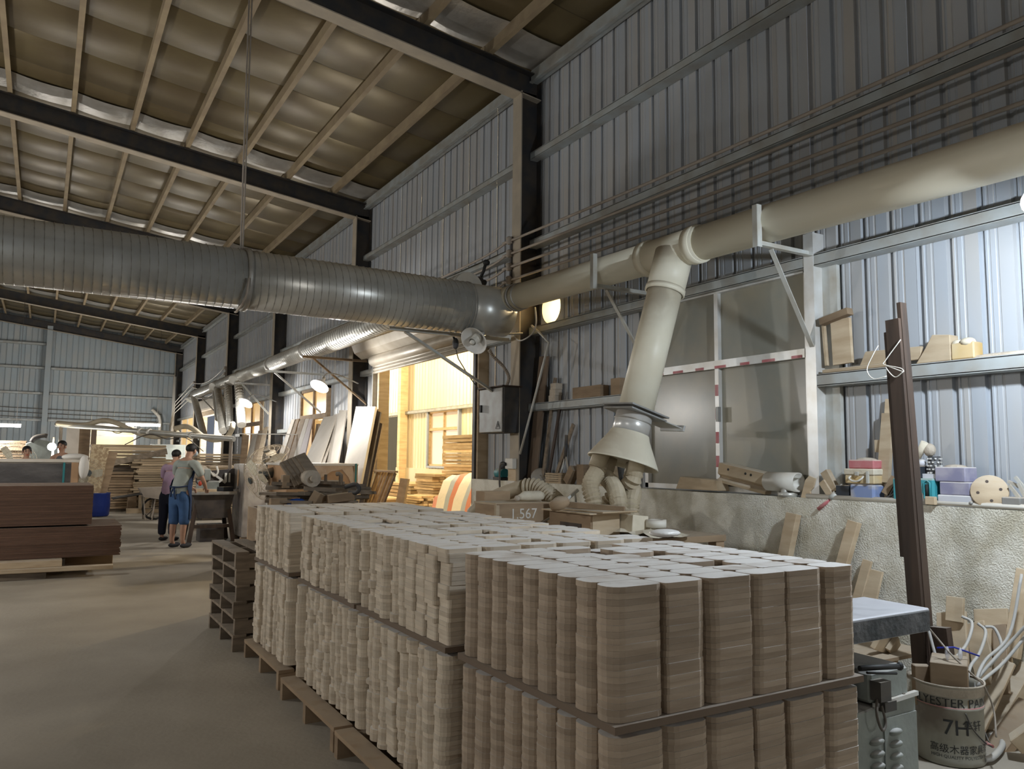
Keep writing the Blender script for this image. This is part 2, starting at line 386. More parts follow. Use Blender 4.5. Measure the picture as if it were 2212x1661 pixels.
for i in range(len(YB) - 1):
    a, b = YB[i] + .02, YB[i + 1] - .02
    for z in (5.35, 4.22):
        girt(wr, (5.13, a, z), (5.13, b, z))
    for z in (3.12, 2.18):
        sp = [(a, b)]
        cut = [(3.97, 6.08)] if z < 3 else []
        cut += [(9.4, 13.25), (dw[2] - .05, dw[0] + .05)] + [(h[0] - .04, h[1] + .04) for h in HOLES[2:5] if z < h[3]]
        for c0, c1 in cut:
            sp = [q for s0, s1 in sp for q in ((s0, min(s1, c0)), (max(s0, c1), s1)) if q[1] - q[0] > .1]
        for s0, s1 in sp: girt(wr, (5.13, s0, z), (5.13, s1, z))
    mb = MB().bar((5.12, a, 6.36), (5.12, b, 6.36), .1, .16).bar((5.07, a, 6.28), (5.07, b, 6.28), .05, .02)
    obj('eave_strut', mb, 'girt_steel', wr)
# --- back wall
wb = thing('wall_back', (-5, 38, 0), None, None, kind='structure')
oX = (1.66, 3.42)
sheets(wb, 'x', -16, 5.2, 0, lambda x: roof(x) + .02, lambda u, dd, z: (u, 38 + dd, z), 'sheet_far', [(oX[0], oX[1], 0, 2.78)], small=False)
for a, b in ((-16, -.14), (.1, 5.05)):
    for z in (6.12, 5.12, 4.06, 2.95):
        if z > 6 and a > 0: continue
        girt(wb, (a, 37.93, z), (b, 37.93, z))
mb = MB().bb(-.12, .08, 37.7, 37.72, 0, 6.85).bb(-.03, -.01, 37.72, 37.93, 0, 6.85).bb(-.12, .08, 37.93, 37.95, 0, 6.85)
obj('wind_post', mb, 'sheet_far', wb)
wl = obj('wall_left', MB().bb(-16.1, -16, -9, 38, 0, 6.7), 'sheet_far', kind='structure')
wf = obj('wall_front', MB().bb(-16, 5.2, -9.1, -9, 0, 8), 'sheet_far', kind='structure')
# --- roof: insulation film in strips, purlins, brighter foil painting the lit band by the rafters
ce = thing('ceiling', (-5, 14, 6.5), None, None, kind='structure')
PX = [4.41 - .865 * k for k in range(12)]
y = -9.0; rr = random.Random(3)
xs = []
edge = [5.2] + PX + [-5.5]
for a, b in zip(edge, edge[1:]):
    xs += [(a + (b - a) * t, t) for t in ((0, .12, .3, .5, .7, .88) if b > -5.4 else (0, .5))]
xs.append((-5.5, 0))
while y < 37.9:
    w = rr.choice((.9, 1.0, 1.1)); y1 = min(y + w, 38)
    mb = MB(); g = []
    sg = rr.uniform(.010, .022)
    for j, v in enumerate((y, y + .02, (y + y1) / 2, y1 - .02, y1)):
        for x, t in xs:
            g.append((x, v, roof(x) - 4 * sg * t * (1 - t) * (1 if 0 < j < 4 else .95) + (.012 if j in (0, 4) else 0)))
    n = len(xs)
    mb.add(g, [(j * n + i, j * n + i + 1, (j + 1) * n + i + 1, (j + 1) * n + i) for j in range(4) for i in range(n - 1)], True)
    obj('insulation_strip', mb, 'foil_dusty', ce)
    sm_ = MB(); sm_.v = [(x, y1 + e, roof(x) - 4 * sg * .95 * t * (1 - t) + .004 + (.004 if e else 0)) for x, t in xs for e in (-.018, .012)]
    sm_.f = [(2 * i, 2 * i + 1, 2 * i + 3, 2 * i + 2) for i in range(n - 1)]; sm_.sm = [True] * len(sm_.f); obj('seam_tape', sm_, 'foil_seam', ce); y = y1
obj('insulation_strip', MB().add([(-5.5, -9, roof(-5.5)), (-16, -9, roof(-16)), (-16, 38, roof(-16)), (-5.5, 38, roof(-5.5))], [(0, 1, 2, 3)]), 'foil_dusty', ce)
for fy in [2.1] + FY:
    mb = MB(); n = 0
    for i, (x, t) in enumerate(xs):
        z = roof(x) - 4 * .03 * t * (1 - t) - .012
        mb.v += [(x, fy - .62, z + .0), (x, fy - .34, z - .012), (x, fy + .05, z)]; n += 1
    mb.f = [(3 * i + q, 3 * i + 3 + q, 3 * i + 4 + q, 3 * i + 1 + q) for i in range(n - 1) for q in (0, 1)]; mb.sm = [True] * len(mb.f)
    obj('lit_foil_strip', mb, 'foil_lit_tone', ce)
for x in PX:
    for a, b in zip(YB, YB[1:]):
        z = roof(x) - .075
        mb = MB().bar((x, a + .01, z), (x, b - .01, z), .012, .14).bar((x + .03, a + .01, z - .066), (x + .03, b - .01, z - .066), .065, .012)
        obj('purlin', mb, 'purlin_paint', ce)
# --- portal frames
ORD = ['nearest to the camera, beside the cream pipe', 'second along the wall, past the roller door', 'third along the wall', 'fourth along the wall', 'fifth along the wall', 'last, in the far corner']
for k, fy in enumerate(FY):
    t = thing('portal_frame', (4.9, fy, 0), 'dark steel portal frame with dusty flanges, ' + ORD[k], 'steel frame', 'portal frames of the hall')
    obj('column_web', MB().bb(4.9, 5.17, fy - .006, fy + .006, 0, 6.14), 'frame_steel', t)
    obj('column_flange', MB().bb(4.88, 4.895, fy - .1, fy + .1, 0, 6.1), 'flange_dusty', t)
    obj('column_flange', MB().bb(5.17, 5.185, fy - .1, fy + .1, 0, 6.42), 'frame_steel', t)
    a = V3((5.17, fy, roof(5.17) - .16)); b = V3((-5.5, fy, roof(-5.5) - .16))
    for (p, q) in ((a, b), (b, V3((-16, fy, roof(-16) - .16)))):
        dz = V3((0, 0, 1))
        obj('rafter_web', MB().bar(p - dz * .16, q - dz * .16, .012, .31), 'frame_steel', t)
        obj('rafter_flange', MB().bar(p - dz * .315, q - dz * .315, .2, .014), 'flange_dusty', t)
        obj('rafter_flange', MB().bar(p - dz * .0, q - dz * .0, .2, .014), 'frame_steel', t)
# --- big window beside the drop pipe (glazing bars, sliding frames, panes)
def window(n, y0, y1, z0, z1, rail, frame_m, pane_m, x=5.17, fw=.05, label=None, mull=None):
    t = thing('window_%d' % n, (x, (y0 + y1) / 2, z0), None, None, kind='structure'); mm = mull or (y0 + y1) / 2
    fr = MB().bb(x - .05, x + .03, y0, y0 + fw, z0, z1).bb(x - .05, x + .03, y1 - fw, y1, z0, z1).bb(x - .05, x + .03, y0, y1, z1 - fw, z1).bb(x - .05, x + .03, y0, y1, z0, z0 + fw)
    f = obj('window_frame', fr, frame_m, t)
    obj('mullion', MB().bb(x - .045, x + .02, mm - fw * .5, mm + fw * .5, z0 + fw, z1 - fw), frame_m, t)
    obj('transom', MB().bb(x - .055, x + .025, y0 + fw, y1 - fw, rail - fw * .8, rail + fw * .8), frame_m, t)
    for a, b in ((y0 + fw, mm - fw * .5), (mm + fw * .5, y1 - fw)):
        for c, e in ((z0 + fw, rail - fw * .8), (rail + fw * .8, z1 - fw)):
            obj('pane', MB().bb(x - .004, x + .004, a, b, c, e), pane_m, f)
    return t
t = window(1, 4.03, 6.0, 1.25, 3.06, 2.37, 'aluminium', 'glass_dirty', mull=5.03, fw=.045)
mb = MB()
for k in range(7):
    yy = 4.1 + k * .27
    if abs(yy - 5.03) > .12: mb.bb(5.1105, 5.1145, yy, yy + (.13 if k % 2 else .1), 2.335, 2.358)
for k in range(5): mb.bb(5.118, 5.1248, 5.015, 5.045, 2.3 - k * .21, 2.4 - k * .21) if k != 0 else None
obj('red_tape', mb, 'box_red', t)
obj('latch', MB().bb(5.09, 5.125, 4.985, 5.015, 1.86, 1.99), 'steel_grey', t)
window(2, w2[2], w2[0], 1.24, w2[1], w2[1] - (w2[1] - 1.24) * .36, 'wood_mid', 'glass_far', fw=.07)
window(3, w3[2], w3[0], 1.24, w3[1], w3[1] - (w3[1] - 1.24) * .36, 'wood_mid', 'glass_far', fw=.07)
window(4, w4[2], w4[0], 1.24, w4[1], w4[1] - (w4[1] - 1.24) * .36, 'aluminium', 'glass_far', fw=.07)
# far doorway, glaring with light
t = thing('door_2', (5.2, (dw[0] + dw[2]) / 2, 0), None, None, kind='structure')
obj('door_frame', MB().bb(5.1, 5.3, dw[2] - .08, dw[2] + .15, 0, dw[1]).bb(5.1, 5.3, dw[0] - .15, dw[0] + .08, 0, dw[1]).bb(5.1, 5.3, dw[2], dw[0], dw[1] - .1, dw[1] + .1), 'wood_pale', t)
obj('light_panel', MB().bb(5.75, 5.8, dw[2] - .4, dw[0] + .4, 0, dw[1]), 'doorway_glow', t)
obj('shutter_box', MB().bb(4.85, 5.18, dw[2] - .3, dw[0] + .3, dw[1] + .05, dw[1] + .45), 'shutter', t, bev=.05)
# window post right of the big window
obj('trim_1', MB().bb(5.06, 5.19, 3.93, 4.02, 1.24, 3.3), 'aluminium', kind='structure')
obj('trim_2', MB().bb(5.16, 5.2, 3.80, 3.93, 1.24, 3.1), 'steel_white', kind='structure')
# ledge strip (grey pvc conduit along the edge of the dado) and window sill strip
tb = MB().tube([(5.01, -2, 1.262), (5.0, 2.2, 1.26), (5.005, 4.0, 1.258)], .018, 8)
obj('ledge_conduit', tb, 'pvc_white', label='white plastic conduit along the front edge of the concrete ledge', cat='conduit')
# --- roller door
t = thing('door_1', (5.2, 11.3, 0), None, None, kind='structure')
obj('door_frame', MB().bb(5.1, 5.3, 13.2, 13.42, 0, 3.2), 'wood_pale', t)
obj('door_frame', MB().bb(5.05, 5.3, 9.36, 9.5, 0, 3.2), 'wood_pale', t)
obj('guide_rail', MB().bb(5.02, 5.1, 9.4, 9.47, 0, 3.25), 'steel_dark', t)
obj('guide_rail', MB().bb(5.02, 5.1, 13.3, 13.36, 0, 3.25), 'steel_grey', t)
prof = [(-.02, 0), (.16, -.02), (.3, .08), (.36, .22), (.3, .36), (.14, .44), (-.02, .44)]
obj('shutter_box', MB().prism(prof, (5.15, 9.3, 3.34), (-1, 0, 0), (0, 0, 1), (0, 4.55, 0)), 'shutter', t)
obj('shutter_curtain', MB().cyl((5.02, 9.45, 3.24), (5.02, 13.3, 3.24), .1, n=16).bb(5.03, 5.07, 9.47, 13.3, 3.02, 3.24), 'shutter', t)
for k in range(4):
    obj('shutter_slat', MB().cyl((5.035, 9.47, 3.03 + k * .055), (5.035, 13.3, 3.03 + k * .055), .027, n=8), 'shutter', t)
# --- store room behind the roller door
ws = thing('wall_store', (10, 18, 0), None, None, kind='structure')
sw = (21.558,2.888,19.565,1.273)
sheets(ws, 'y', 9, 30, 1.19, lambda u: 6.4, lambda u, dd, z: (10 + dd, u, z), 'sheet_cream', [(sw[2], sw[0], sw[3], sw[1]), (24.0, 26.2, 0, 2.86)], small=False)
obj('dado', MB().bb(9.92, 10.1, 9, 24.0, 0, 1.19), 'sheet_cream', ws)
obj('dado', MB().bb(9.92, 10.1, 26.2, 30, 0, 1.19), 'sheet_cream', ws)
girt(ws, (9.93, 9, 2.97), (9.93, 23.2, 2.97)); girt(ws, (9.93, 23.4, 2.97), (9.93, 30, 2.97))
obj('store_post', MB().bb(9.7, 9.95, 23.2, 23.4, 0, 6.3), 'wood_store', ws)
obj('wall_store_end', MB().bb(5.3, 13.5, 29.9, 30, 0, 6.5), 'sheet_cream', kind='structure')
obj('wall_store_side', MB().bb(5.3, 10.1, 8.8, 8.9, 0, 6.5), 'sheet_cream', kind='structure')
obj('ceiling_store', MB().bb(5.3, 13.5, 8.8, 30, 6.4, 6.5), 'sheet_far', kind='structure')
obj('wall_beyond', MB().bb(13.2, 13.3, 20, 30, 0, 6.4), 'sheet_blue', kind='structure')
for z in (1.9, 2.6): obj('trim_3' if z < 2 else 'trim_4', MB().bb(13.12, 13.2, 20, 30, z, z + .06), 'aluminium', kind='structure')
window(5, sw[2], sw[0], sw[3], sw[1], sw[1] - (sw[1] - sw[3]) * .33, 'wood_store', 'glass_store', x=10.0, fw=.05)
mb = MB()
for a, b, c, e in ((sw[2] - .07, sw[2], sw[3], sw[1]), (sw[0], sw[0] + .07, sw[3], sw[1]), (sw[2] - .07, sw[0] + .07, sw[1], sw[1] + .06), (sw[2] - .07, sw[0] + .07, sw[3] - .06, sw[3])): mb.bb(9.9, 10.0, a, b, c, e)
obj('trim_5', mb, 'frame_blue', kind='structure')
light('POINT', (12.2, 26, 3.2), 60, NEUT, .1, name='store_and_stub_fill_light')
# --- opening in the back wall with its lit room
t = thing('door_3', ((oX[0] + oX[1]) / 2, 38, 0), None, None, kind='structure')
obj('door_frame', MB().bb(oX[0] - .05, oX[0] + .05, 37.9, 38.1, 0, 2.8).bb(oX[1] - .05, oX[1] + .05, 37.9, 38.1, 0, 2.8).bb(oX[0], oX[1], 37.9, 38.1, 2.72, 2.84).bb(oX[0], oX[1], 37.93, 38.06, 2.3, 2.36), 'aluminium', t)
obj('wall_annex', MB().bb(0, 5.2, 41, 41.1, 0, 3.5), 'sheet_cream', kind='structure')
obj('ceiling_annex', MB().bb(0, 5.2, 38.1, 41, 3.4, 3.5), 'sheet_cream', kind='structure')
obj('wall_annex_side', MB().bb(5.2, 5.3, 38.1, 41, 0, 3.5), 'sheet_cream', kind='structure')
obj('floor_annex', MB().bb(0, 5.3, 39, 41.1, -.2, 0), 'concrete_floor', kind='structure')
light('POINT', (2.6, 39.6, 3.0), 160, (1, .9, .7), .1, name='annex_lamp_light')
# round duct stub through the wall under the cream pipe
c = HX
cz = c[2]; cy_ = c[1]
t = thing('duct_stub', (5.2, cy_, cz - .2), 'round cream lined duct stub through the wall below the pipe', 'duct')
ring = MB(); n = 24
for rr_, sq in ((.2, 0), (.3, 1)):
    for i in range(n):
        a = 2 * math.pi * i / n; ca, sa = math.cos(a), math.sin(a)
        k = rr_ if not sq else .27 / max(abs(ca), abs(sa))
        ring.v.append((5.193, cy_ + k * ca, cz + k * sa))
ring.f = [(i, (i + 1) % n, n + (i + 1) % n, n + i) for i in range(n)]; ring.sm = [False] * n
obj('cover_plate', ring, 'sheet_blue', t)
obj('liner', MB().lathe([(.2, 0), (.2, .6)], (5.19, cy_, cz), (1, 0, 0), 24), 'sheet_cream', t)
light('POINT', (5.62, cy_ - .08, cz + .05), 16, WARM, .03, name='store_and_stub_fill_light')  # added fill inside the stub to make its liner glow, no lamp there

# ================================================================ DUCTS AND PIPES
def helix(mb, a, b, r, pitch, w=.006, n=20, h=.006):
    a, b, x, y, d = mb.frame(a, b); L = (V3(b) - V3(a)).length; N = int(L / pitch * n)
    pts = []
    for i in range(N + 1):
        t = 2 * math.pi * i / n; p = a + d * (L * i / N); c = x * math.cos(t) + y * math.sin(t)
        pts += [p + c * (r - .004) - d * w, p + c * (r + h), p + c * (r - .004) + d * w]
    mb.add(pts, [(3 * i + q, 3 * i + 1 + q, 3 * i + 4 + q, 3 * i + 3 + q) for i in range(N) for q in (0, 1)]); return mb
def band(mb, p, d, r, w, h=.008, n=28):
    return mb.lathe([(r, -w / 2), (r + h, -w / 2 + .002), (r + h, w / 2 - .002), (r, w / 2)], p, d, n)
bz = 3.275
t = thing('spiral_duct', (0, 8, bz - .3), 'big galvanised spiral duct crossing the hall overhead, its top brown with dust', 'duct')
obj('duct_section', MB().cyl((-11, 8, bz + .03), (1.64, 8, bz), .298, n=36), 'galv', t)
obj('duct_section', MB().cyl((1.64, 8, bz), (4.12, 8, bz - .015), .298, n=36), 'galv', t)
obj('end_section', MB().cyl((4.1, 8, bz - .015), (4.66, 8, bz - .02), .292, n=36), 'galv', t)
obj('spiral_seam', helix(MB(), (-11, 8, bz + .03), (1.6, 8, bz), .299, .075), 'galv_seam', t)
obj('spiral_seam', helix(MB(), (1.7, 8, bz), (4.1, 8, bz - .015), .299, .075), 'galv_seam', t)
obj('joint_band', band(MB(), (1.64, 8, bz), (1, 0, 0), .298, .05, .02), 'galv_seam', t)
obj('joint_band', band(MB(), (4.12, 8, bz - .015), (1, 0, 0), .298, .02), 'galv_seam', t)
mb = MB().tube([(1.61, 7.66, bz - .05), (1.6, 7.68, bz - .2), (1.58, 7.8, bz - .3), (1.57, 8, bz - .335), (1.6, 8.2, bz - .3)], .012, 6)
mb.tube([(1.585, 7.99, bz + .3), (1.575, 8, bz + 1.6), (1.56, 8, roof(1.5) - .1)], .009, 6).tube([(1.61, 8.01, bz + .3), (1.6, 8, bz + 1.6), (1.59, 8, roof(1.5) - .1)], .009, 6)
obj('duct_hanger', mb, 'conduit_dusty', label='long twin rod hanging the big duct from the roof', cat='hanger')
# second duct towards the far end, stepping down in size
d2 = [(8.25, 14.9, .19), (14.9, 17.7, .165), (17.7, 28.4, .145)]
t = thing('branch_duct', (4.3, 18, 3.35), 'ribbed galvanised duct running along the wall to the far end, stepping smaller', 'duct')
for a, b, r in d2:
    obj('duct_section', MB().cyl((4.3, a, 3.565), (4.3, b, 3.565), r, n=24), 'galv', t)
    obj('spiral_seam', helix(MB(), (4.3, a, 3.565), (4.3, b, 3.565), r + .001, .115, n=16), 'galv_seam', t)
obj('joint_band', band(MB(), (4.3, 14.9, 3.565), (0, 1, 0), .175, .16, .018, 20), 'galv_seam', t)
obj('joint_band', band(MB(), (4.3, 17.7, 3.565), (0, 1, 0), .155, .2, .02, 20), 'galv_seam', t)
for k, (top, bot, r) in enumerate([((4.28, 28.2, 3.5), (3.86,23.37,2.08), .1), ((4.25, 23.9, 3.5), (3.92,20.98,2.15), .1), ((4.25, 22.3, 3.5), (4.07,20.88,2.21), .09), ((4.25, 21.0, 3.5), (4.15,19.9,2.27), .11), ((4.35, 24.9, 3.5), (3.98,22.08,2.49), .07)]):
    obj('drop_pipe', MB().cyl(top, bot, r, n=12), 'galv', t)
    obj('drop_seam', helix(MB(), top, bot, r + .001, .1, n=10, h=.005), 'galv_seam', t)
obj('elbow', MB().cyl((4.3, 28.35, 3.58), (4.15, 28.3, 3.35), .13, n=12), 'galv', t); obj('elbow', MB().cyl((4.3, 24.0, 3.62), (4.1, 23.8, 3.5), .11, n=12), 'galv', t); obj('elbow', MB().cyl((4.3, 21.1, 3.62), (4.1, 20.9, 3.45), .13, n=12), 'galv', t)
# cream pipe along the wall, tee, drop, gate, hood and hoses
pa, pb = V3((4.62, 7.86, 3.383)), V3((4.62, -3, 3.175))
def pp(y): return pa.lerp(pb, (7.86 - y) / 10.86)
t = thing('cream_pipe', pp(4), 'long cream plastic extraction pipe along the wall, joined to the big duct', 'pipe')
obj('pipe_run', MB().cyl(pa, pp(5.33), .146, n=28), 'pvc_cream', t)
obj('pipe_run', MB().cyl(pp(4.72), pb, .146, n=28), 'pvc_cream', t)
obj('elbow', MB().tube(spline([pp(7.7), pp(7.86), (4.6, 7.95, 3.36), (4.56, 8.05, 3.33)], 3), .158, 24), 'pvc_cream', t)
tee = MB().cyl(pp(5.4), pp(4.66), .152, n=28)
band(band(tee, pp(5.34), (0, 1, 0), .15, .09, .014), pp(4.74), (0, 1, 0), .15, .09, .014)
obj('tee_fitting', tee, 'pvc_cream', t)
band(band(mb := MB(), pp(7.55), (0, 1, 0), .146, .012, .012), pp(7.66), (0, 1, 0), .15, .03, .014)
obj('pipe_clamp', mb, 'galv_seam', t)
dt, db = V3((4.6, 4.99, 3.3)), V3((4.215, 5.055, 1.93)); dv = (db - dt).normalized()
obj('tee_branch', MB().cyl(dt, dt + dv * .36, .166, .163, n=28), 'pvc_cream', t)
obj('branch_rim', band(MB(), dt + dv * .35, dv, .158, .05, .014), 'pvc_cream', t)
obj('drop_pipe', MB().cyl(dt + dv * .3, db, .148, n=28), 'pvc_cream', t)
def along(s): return db + dv * s
t = thing('blast_gate', db, 'square steel blast gate with a sliding blade on the sloping cream drop pipe', 'gate')
gx = V3((.96, .0, -.27)).normalized(); gy = dv.cross(gx).normalized()
def plate(mb, c, hx, hy, th): return mb.prism([(-hx, -hy), (hx, -hy), (hx, hy), (-hx, hy)], c, gx, gy, dv * th)
obj('plate', plate(MB(), along(.0) - gx * .0, .2, .2, .012), 'steel_grey', t)
obj('plate', plate(MB(), along(.03), .19, .19, .012), 'steel_grey', t)
obj('blade', plate(MB(), along(.016) + gx * .16 - gy * .03, .3, .13, .008), 'steel_white', t)
obj('pull_bar', MB().bar(along(.02) + gx * .45 - gy * .17, along(.02) + gx * .45 + gy * .12, .02, .05, dv), 'aluminium', t)
t = thing('extraction_hood', along(.4), 'cream cone hood with a bright metal collar hanging below the blast gate', 'hood')
obj('collar', MB().cyl(along(.04), along(.24), .152, n=28), 'aluminium', t)
obj('collar_rivets', band(MB(), along(.1), dv, .152, .012, .006), 'galv_seam', t)
obj('cone', MB().lathe([(.16, .2), (.175, .24), (.292, .445), (.298, .46), (.286, .46), (.16, .25)], db, dv, 32), 'pvc_cream', t)
obj('base_disc', MB().cyl(along(.42), along(.425), .275, n=28), 'pvc_cream', t)
def corr(mb, pts, r, pitch=.028, n=12, amp=.008):
    P = spline(pts, 10); seg = [0]
    for a, b in zip(P, P[1:]): seg.append(seg[-1] + (b - a).length)
    L = seg[-1]; N = int(L / pitch * 2); Q = []; rs = []
    j = 0
    for i in range(N + 1):
        s = L * i / N
        while j < len(P) - 2 and seg[j + 1] < s: j += 1
        Q.append(P[j].lerp(P[j + 1], (s - seg[j]) / max(1e-6, seg[j + 1] - seg[j]))); rs.append(r + (amp if i % 2 else -amp))
    mb.tube(Q, rs, n); mb.sm = [False] * len(mb.f); return mb
HO = [((-.17, -.08), (3.77,5.04,1.17), 'leftmost'), ((-.02, -.17), (3.88,4.86,1.17), 'second from the left, brightest'), ((.05, .12), (4.05,5.23,1.14), 'half hidden at the back'), ((.17, -.06), (4.02,4.89,1.14), 'rightmost')]
for k, ((ax, ay), end, w) in enumerate(HO):
    s0 = along(.42) + gx * ax + gy * ay
    h = thing('flexible_hose', s0, 'ribbed cream hose hanging from the cone hood, ' + w, 'hose', 'hoses under the cone hood')
    obj('hose_cuff', MB().cyl(s0, s0 + dv * .13 + V3((-.02 if k == 0 else 0, 0, 0)), .072, .066, n=16), 'hose_pvc', h)
    e = V3(end); mid = (s0 + dv * .17).lerp(e, .5) + V3((-.05 if k == 0 else .03, 0, .02))
    obj('hose_body', corr(MB(), [s0 + dv * .11, s0 + dv * .16, mid, e, e + V3((.03, 0, -.25))], .064, .03, 14), 'hose_pvc', h)
# angle-iron wall brackets
def bracket(y, x0, z, xs, zs, label, tip=.0, xw=5.19, mt='steel_white'):
    b = thing('pipe_bracket', (xw, y, z), label, 'bracket', 'angle iron brackets along the wall')
    obj('arm', MB().angle((x0, y, z), (xw, y, z), .045), mt, b)
    obj('strut', MB().angle((x0 + .18, y + .01, z - .01), (xs, y + .01, zs), .04), mt, b)
    if tip: obj('stop', MB().angle((x0, y, z - .02), (x0, y, z + tip), .045), mt, b)
bracket(3.95, 4.44, 3.115, 5.06, 2.4, 'angle bracket with upright stop under the cream pipe, at the big window', .3)
bracket(5.9, 4.39, 3.15, 5.06, 2.45, 'angle bracket with upright stop under the cream pipe, left of the tee', .32)
bracket(8.24, 3.3, 2.955, 4.86, 2.2, 'long angle bracket holding the end of the big duct at the first column', 0, 4.88)
bracket(14.02, 3.95, 3.3, 5.17, 2.5, 'rusty angle bracket under the ribbed duct beside the second column', .0, 5.18, 'wood_mid')
bracket(16.6, 3.9, 3.27, 5.1, 2.45, 'pale angle bracket under the ribbed duct between second and third columns')
bracket(20.2, 4.0, 3.3, 4.87, 2.55, 'pale angle bracket under the ribbed duct at the third column', 0, 4.88)
bracket(26.0, 4.0, 3.3, 4.87, 2.6, 'small far angle bracket behind the dropping pipes', 0, 4.88)
# insulator racks and the conduits strung between them
def rack(x, y, z0, z1, label):
    k = thing('cable_rack', (x, y, z0), label, 'rack', 'insulator racks on the columns')
    rbar = obj('rack_bar', MB().bb(x + .02, x + .05, y - .02, y + .02, z0 - .05, z1 + .05), 'steel_dark', k)
    for i in range(4):
        z = z0 + (z1 - z0) * i / 3
        obj('insulator', MB().lathe([(.02, -.05), (.045, -.03), (.03, 0), (.045, .03), (.02, .05)], (x, y, z), (0, 0, 1), 10, True), 'conduit_dusty', rbar)
rack(4.84, 8.22, 3.72, 4.22, 'dusty insulator rack on the nearest column')
rack(4.84, 26.0, 3.75, 4.3, 'small insulator rack on the fourth column')
rack(4.84, 32.0, 3.75, 4.3, 'small insulator rack on the fifth column')
NM = ['topmost', 'second from the top', 'third from the top', 'lowest']
ends = [(5.06, 1.0, 4.26), (5.1, 1.0, 4.08), (5.1, 1.0, 3.9), (5.1, 1.0, 3.74)]
for i in range(4):
    z = 4.22 - .167 * i
    far = (5.1, 14, 4.24 - .1 * i); e = ends[i]
    pts = [e, (4.98, 5.0, (z + e[2]) / 2 - .012), (4.86, 8.16, z), (4.86, 8.3, z), (4.95, 9.5, z - .02), far]
    obj('wall_cable', MB().tube(spline(pts, 5), .016, 7), 'conduit_dusty', label='dusty cable along the wall above the cream pipe, ' + NM[i] + ' of four', cat='cable', group='cables along the near wall')
    obj('far_cable', MB().tube(sag((4.8, 26, 4.3 - .183 * i), (4.8, 32, 4.3 - .183 * i), .22), .012, 6), 'pvc_white', label='far sagging cable between two columns, ' + NM[i] + ' of four', cat='cable', group='sagging far cables')
    obj('corner_cable', MB().tube([(4.8, 32, 4.3 - .183 * i), (4.6, 35, 3.7 - .15 * i), (4.75, 37.6, 2.75 - .1 * i)], .012, 6), 'pvc_white', label='cable slanting down into the far corner, ' + NM[i] + ' of four', cat='cable', group='cables into the far corner')
for i in range(3):
    obj('back_cable', MB().tube(sag((-9, 37.75, 3.75 - .2 * i), (4.4, 37.75, 3.3 - .17 * i), .1), .014, 6), 'cable_dark', label='dark cable strung along the back wall, ' + ['upper', 'middle', 'lower'][i] + ' of three', cat='cable', group='cables along the back wall')
obj('down_pipe', MB().cyl((4.8, 37.0, 0), (4.8, 37.0, 4.95), .07, n=10), 'pvc_white', label='tall white down pipe in the far corner', cat='pipe')
obj('down_pipe', MB().tube([(4.35, 37.5, 0), (4.35, 37.5, 3.0), (4.3, 37.5, 3.2), (4.0, 37.5, 3.5)], .07, 10), 'pvc_white', label='shorter white pipe with a bent top beside the far corner pipe', cat='pipe')
# ball valves and wires above the duct's end
v = thing('valve_cluster', (4.75, 8.9, 3.7), 'dark hooks and valves tangled on the cables above the duct end', 'valve')
obj('hook', MB().tube([(4.68,8.52,3.99), (4.66,8.54,3.88), (4.63,8.57,3.79)], .02, 6).ell((4.68,8.51,3.98), (.05, .04, .04), 8, 6), 'rubber', v)
obj('valve_body', MB().ell((4.62,8.58,3.76), (.06, .05, .05), 8, 6).ell((4.67,8.55,3.73), (.04, .04, .04), 8, 6), 'steel_dark', v)

# ================================================================ PALLET STACKS OF BLANKS
TH = .0187
def outline(w, d, kind):
    w -= .006; d -= .003; x, y = w / 2, d / 2; P = []
    def corner(cx, cy, r, a0, n):
        for i in range(n + 1):
            a = a0 + math.pi / 2 * i / n; P.append((cx + r * math.cos(a), cy + r * math.sin(a)))
    ra, rb = {0: (.05, .03), 1: (.026, .045), 2: (.012, .04), 3: (.04, .014)}[kind]
    corner(-x + ra, -y + ra, ra, math.pi, 4 if ra > .03 else 2); corner(x - rb, -y + rb, rb, 1.5 * math.pi, 2)
    corner(x - rb, y - rb, rb, 0, 2); corner(-x + ra, y - ra, ra, math.pi / 2, 4 if ra > .03 else 2)
    return P
BMESH = {}
def blank_mesh(key):
    if key not in BMESH:
        w, d, kind, mt = key; mb = MB().prism(outline(w, d, kind), (0, 0, 0), (1, 0, 0), (0, 1, 0), (0, 0, TH * .97))
        me = bpy.data.meshes.new('wooden_blank'); me.from_pydata(mb.v, [], mb.f); me.materials.append(MATS[mt]); BMESH[key] = me
    return BMESH[key]
def blank(key, loc, rz, label, group):
    o = bpy.data.objects.new('wooden_blank', blank_mesh(key)); COL.objects.link(o); o.location = loc; o.rotation_euler.z = rz
    return tag(o, label, 'wood blank', group)
def pallet(x0, x1, y0, y1, z0, label, group, mt='wood_mid', gap=True):
    p = thing('wooden_pallet', ((x0 + x1) / 2, (y0 + y1) / 2, z0), label, 'pallet', group)
    for q in range(3):
        yy = y0 + .03 + (y1 - y0 - .06) * q / 2
        obj('stringer', MB().bb(x0, x1, yy - .025, yy + .025, z0, z0 + .105), mt, p)
    n = 6 if gap else 8; w = .1 if gap else .12
    for q in range(n):
        xx = x0 + w / 2 + (x1 - x0 - w) * q / (n - 1)
        obj('deck_board', MB().bb(xx - w / 2, xx + w / 2, y0, y1, z0 + .105, z0 + .127), mt, p)
    return p
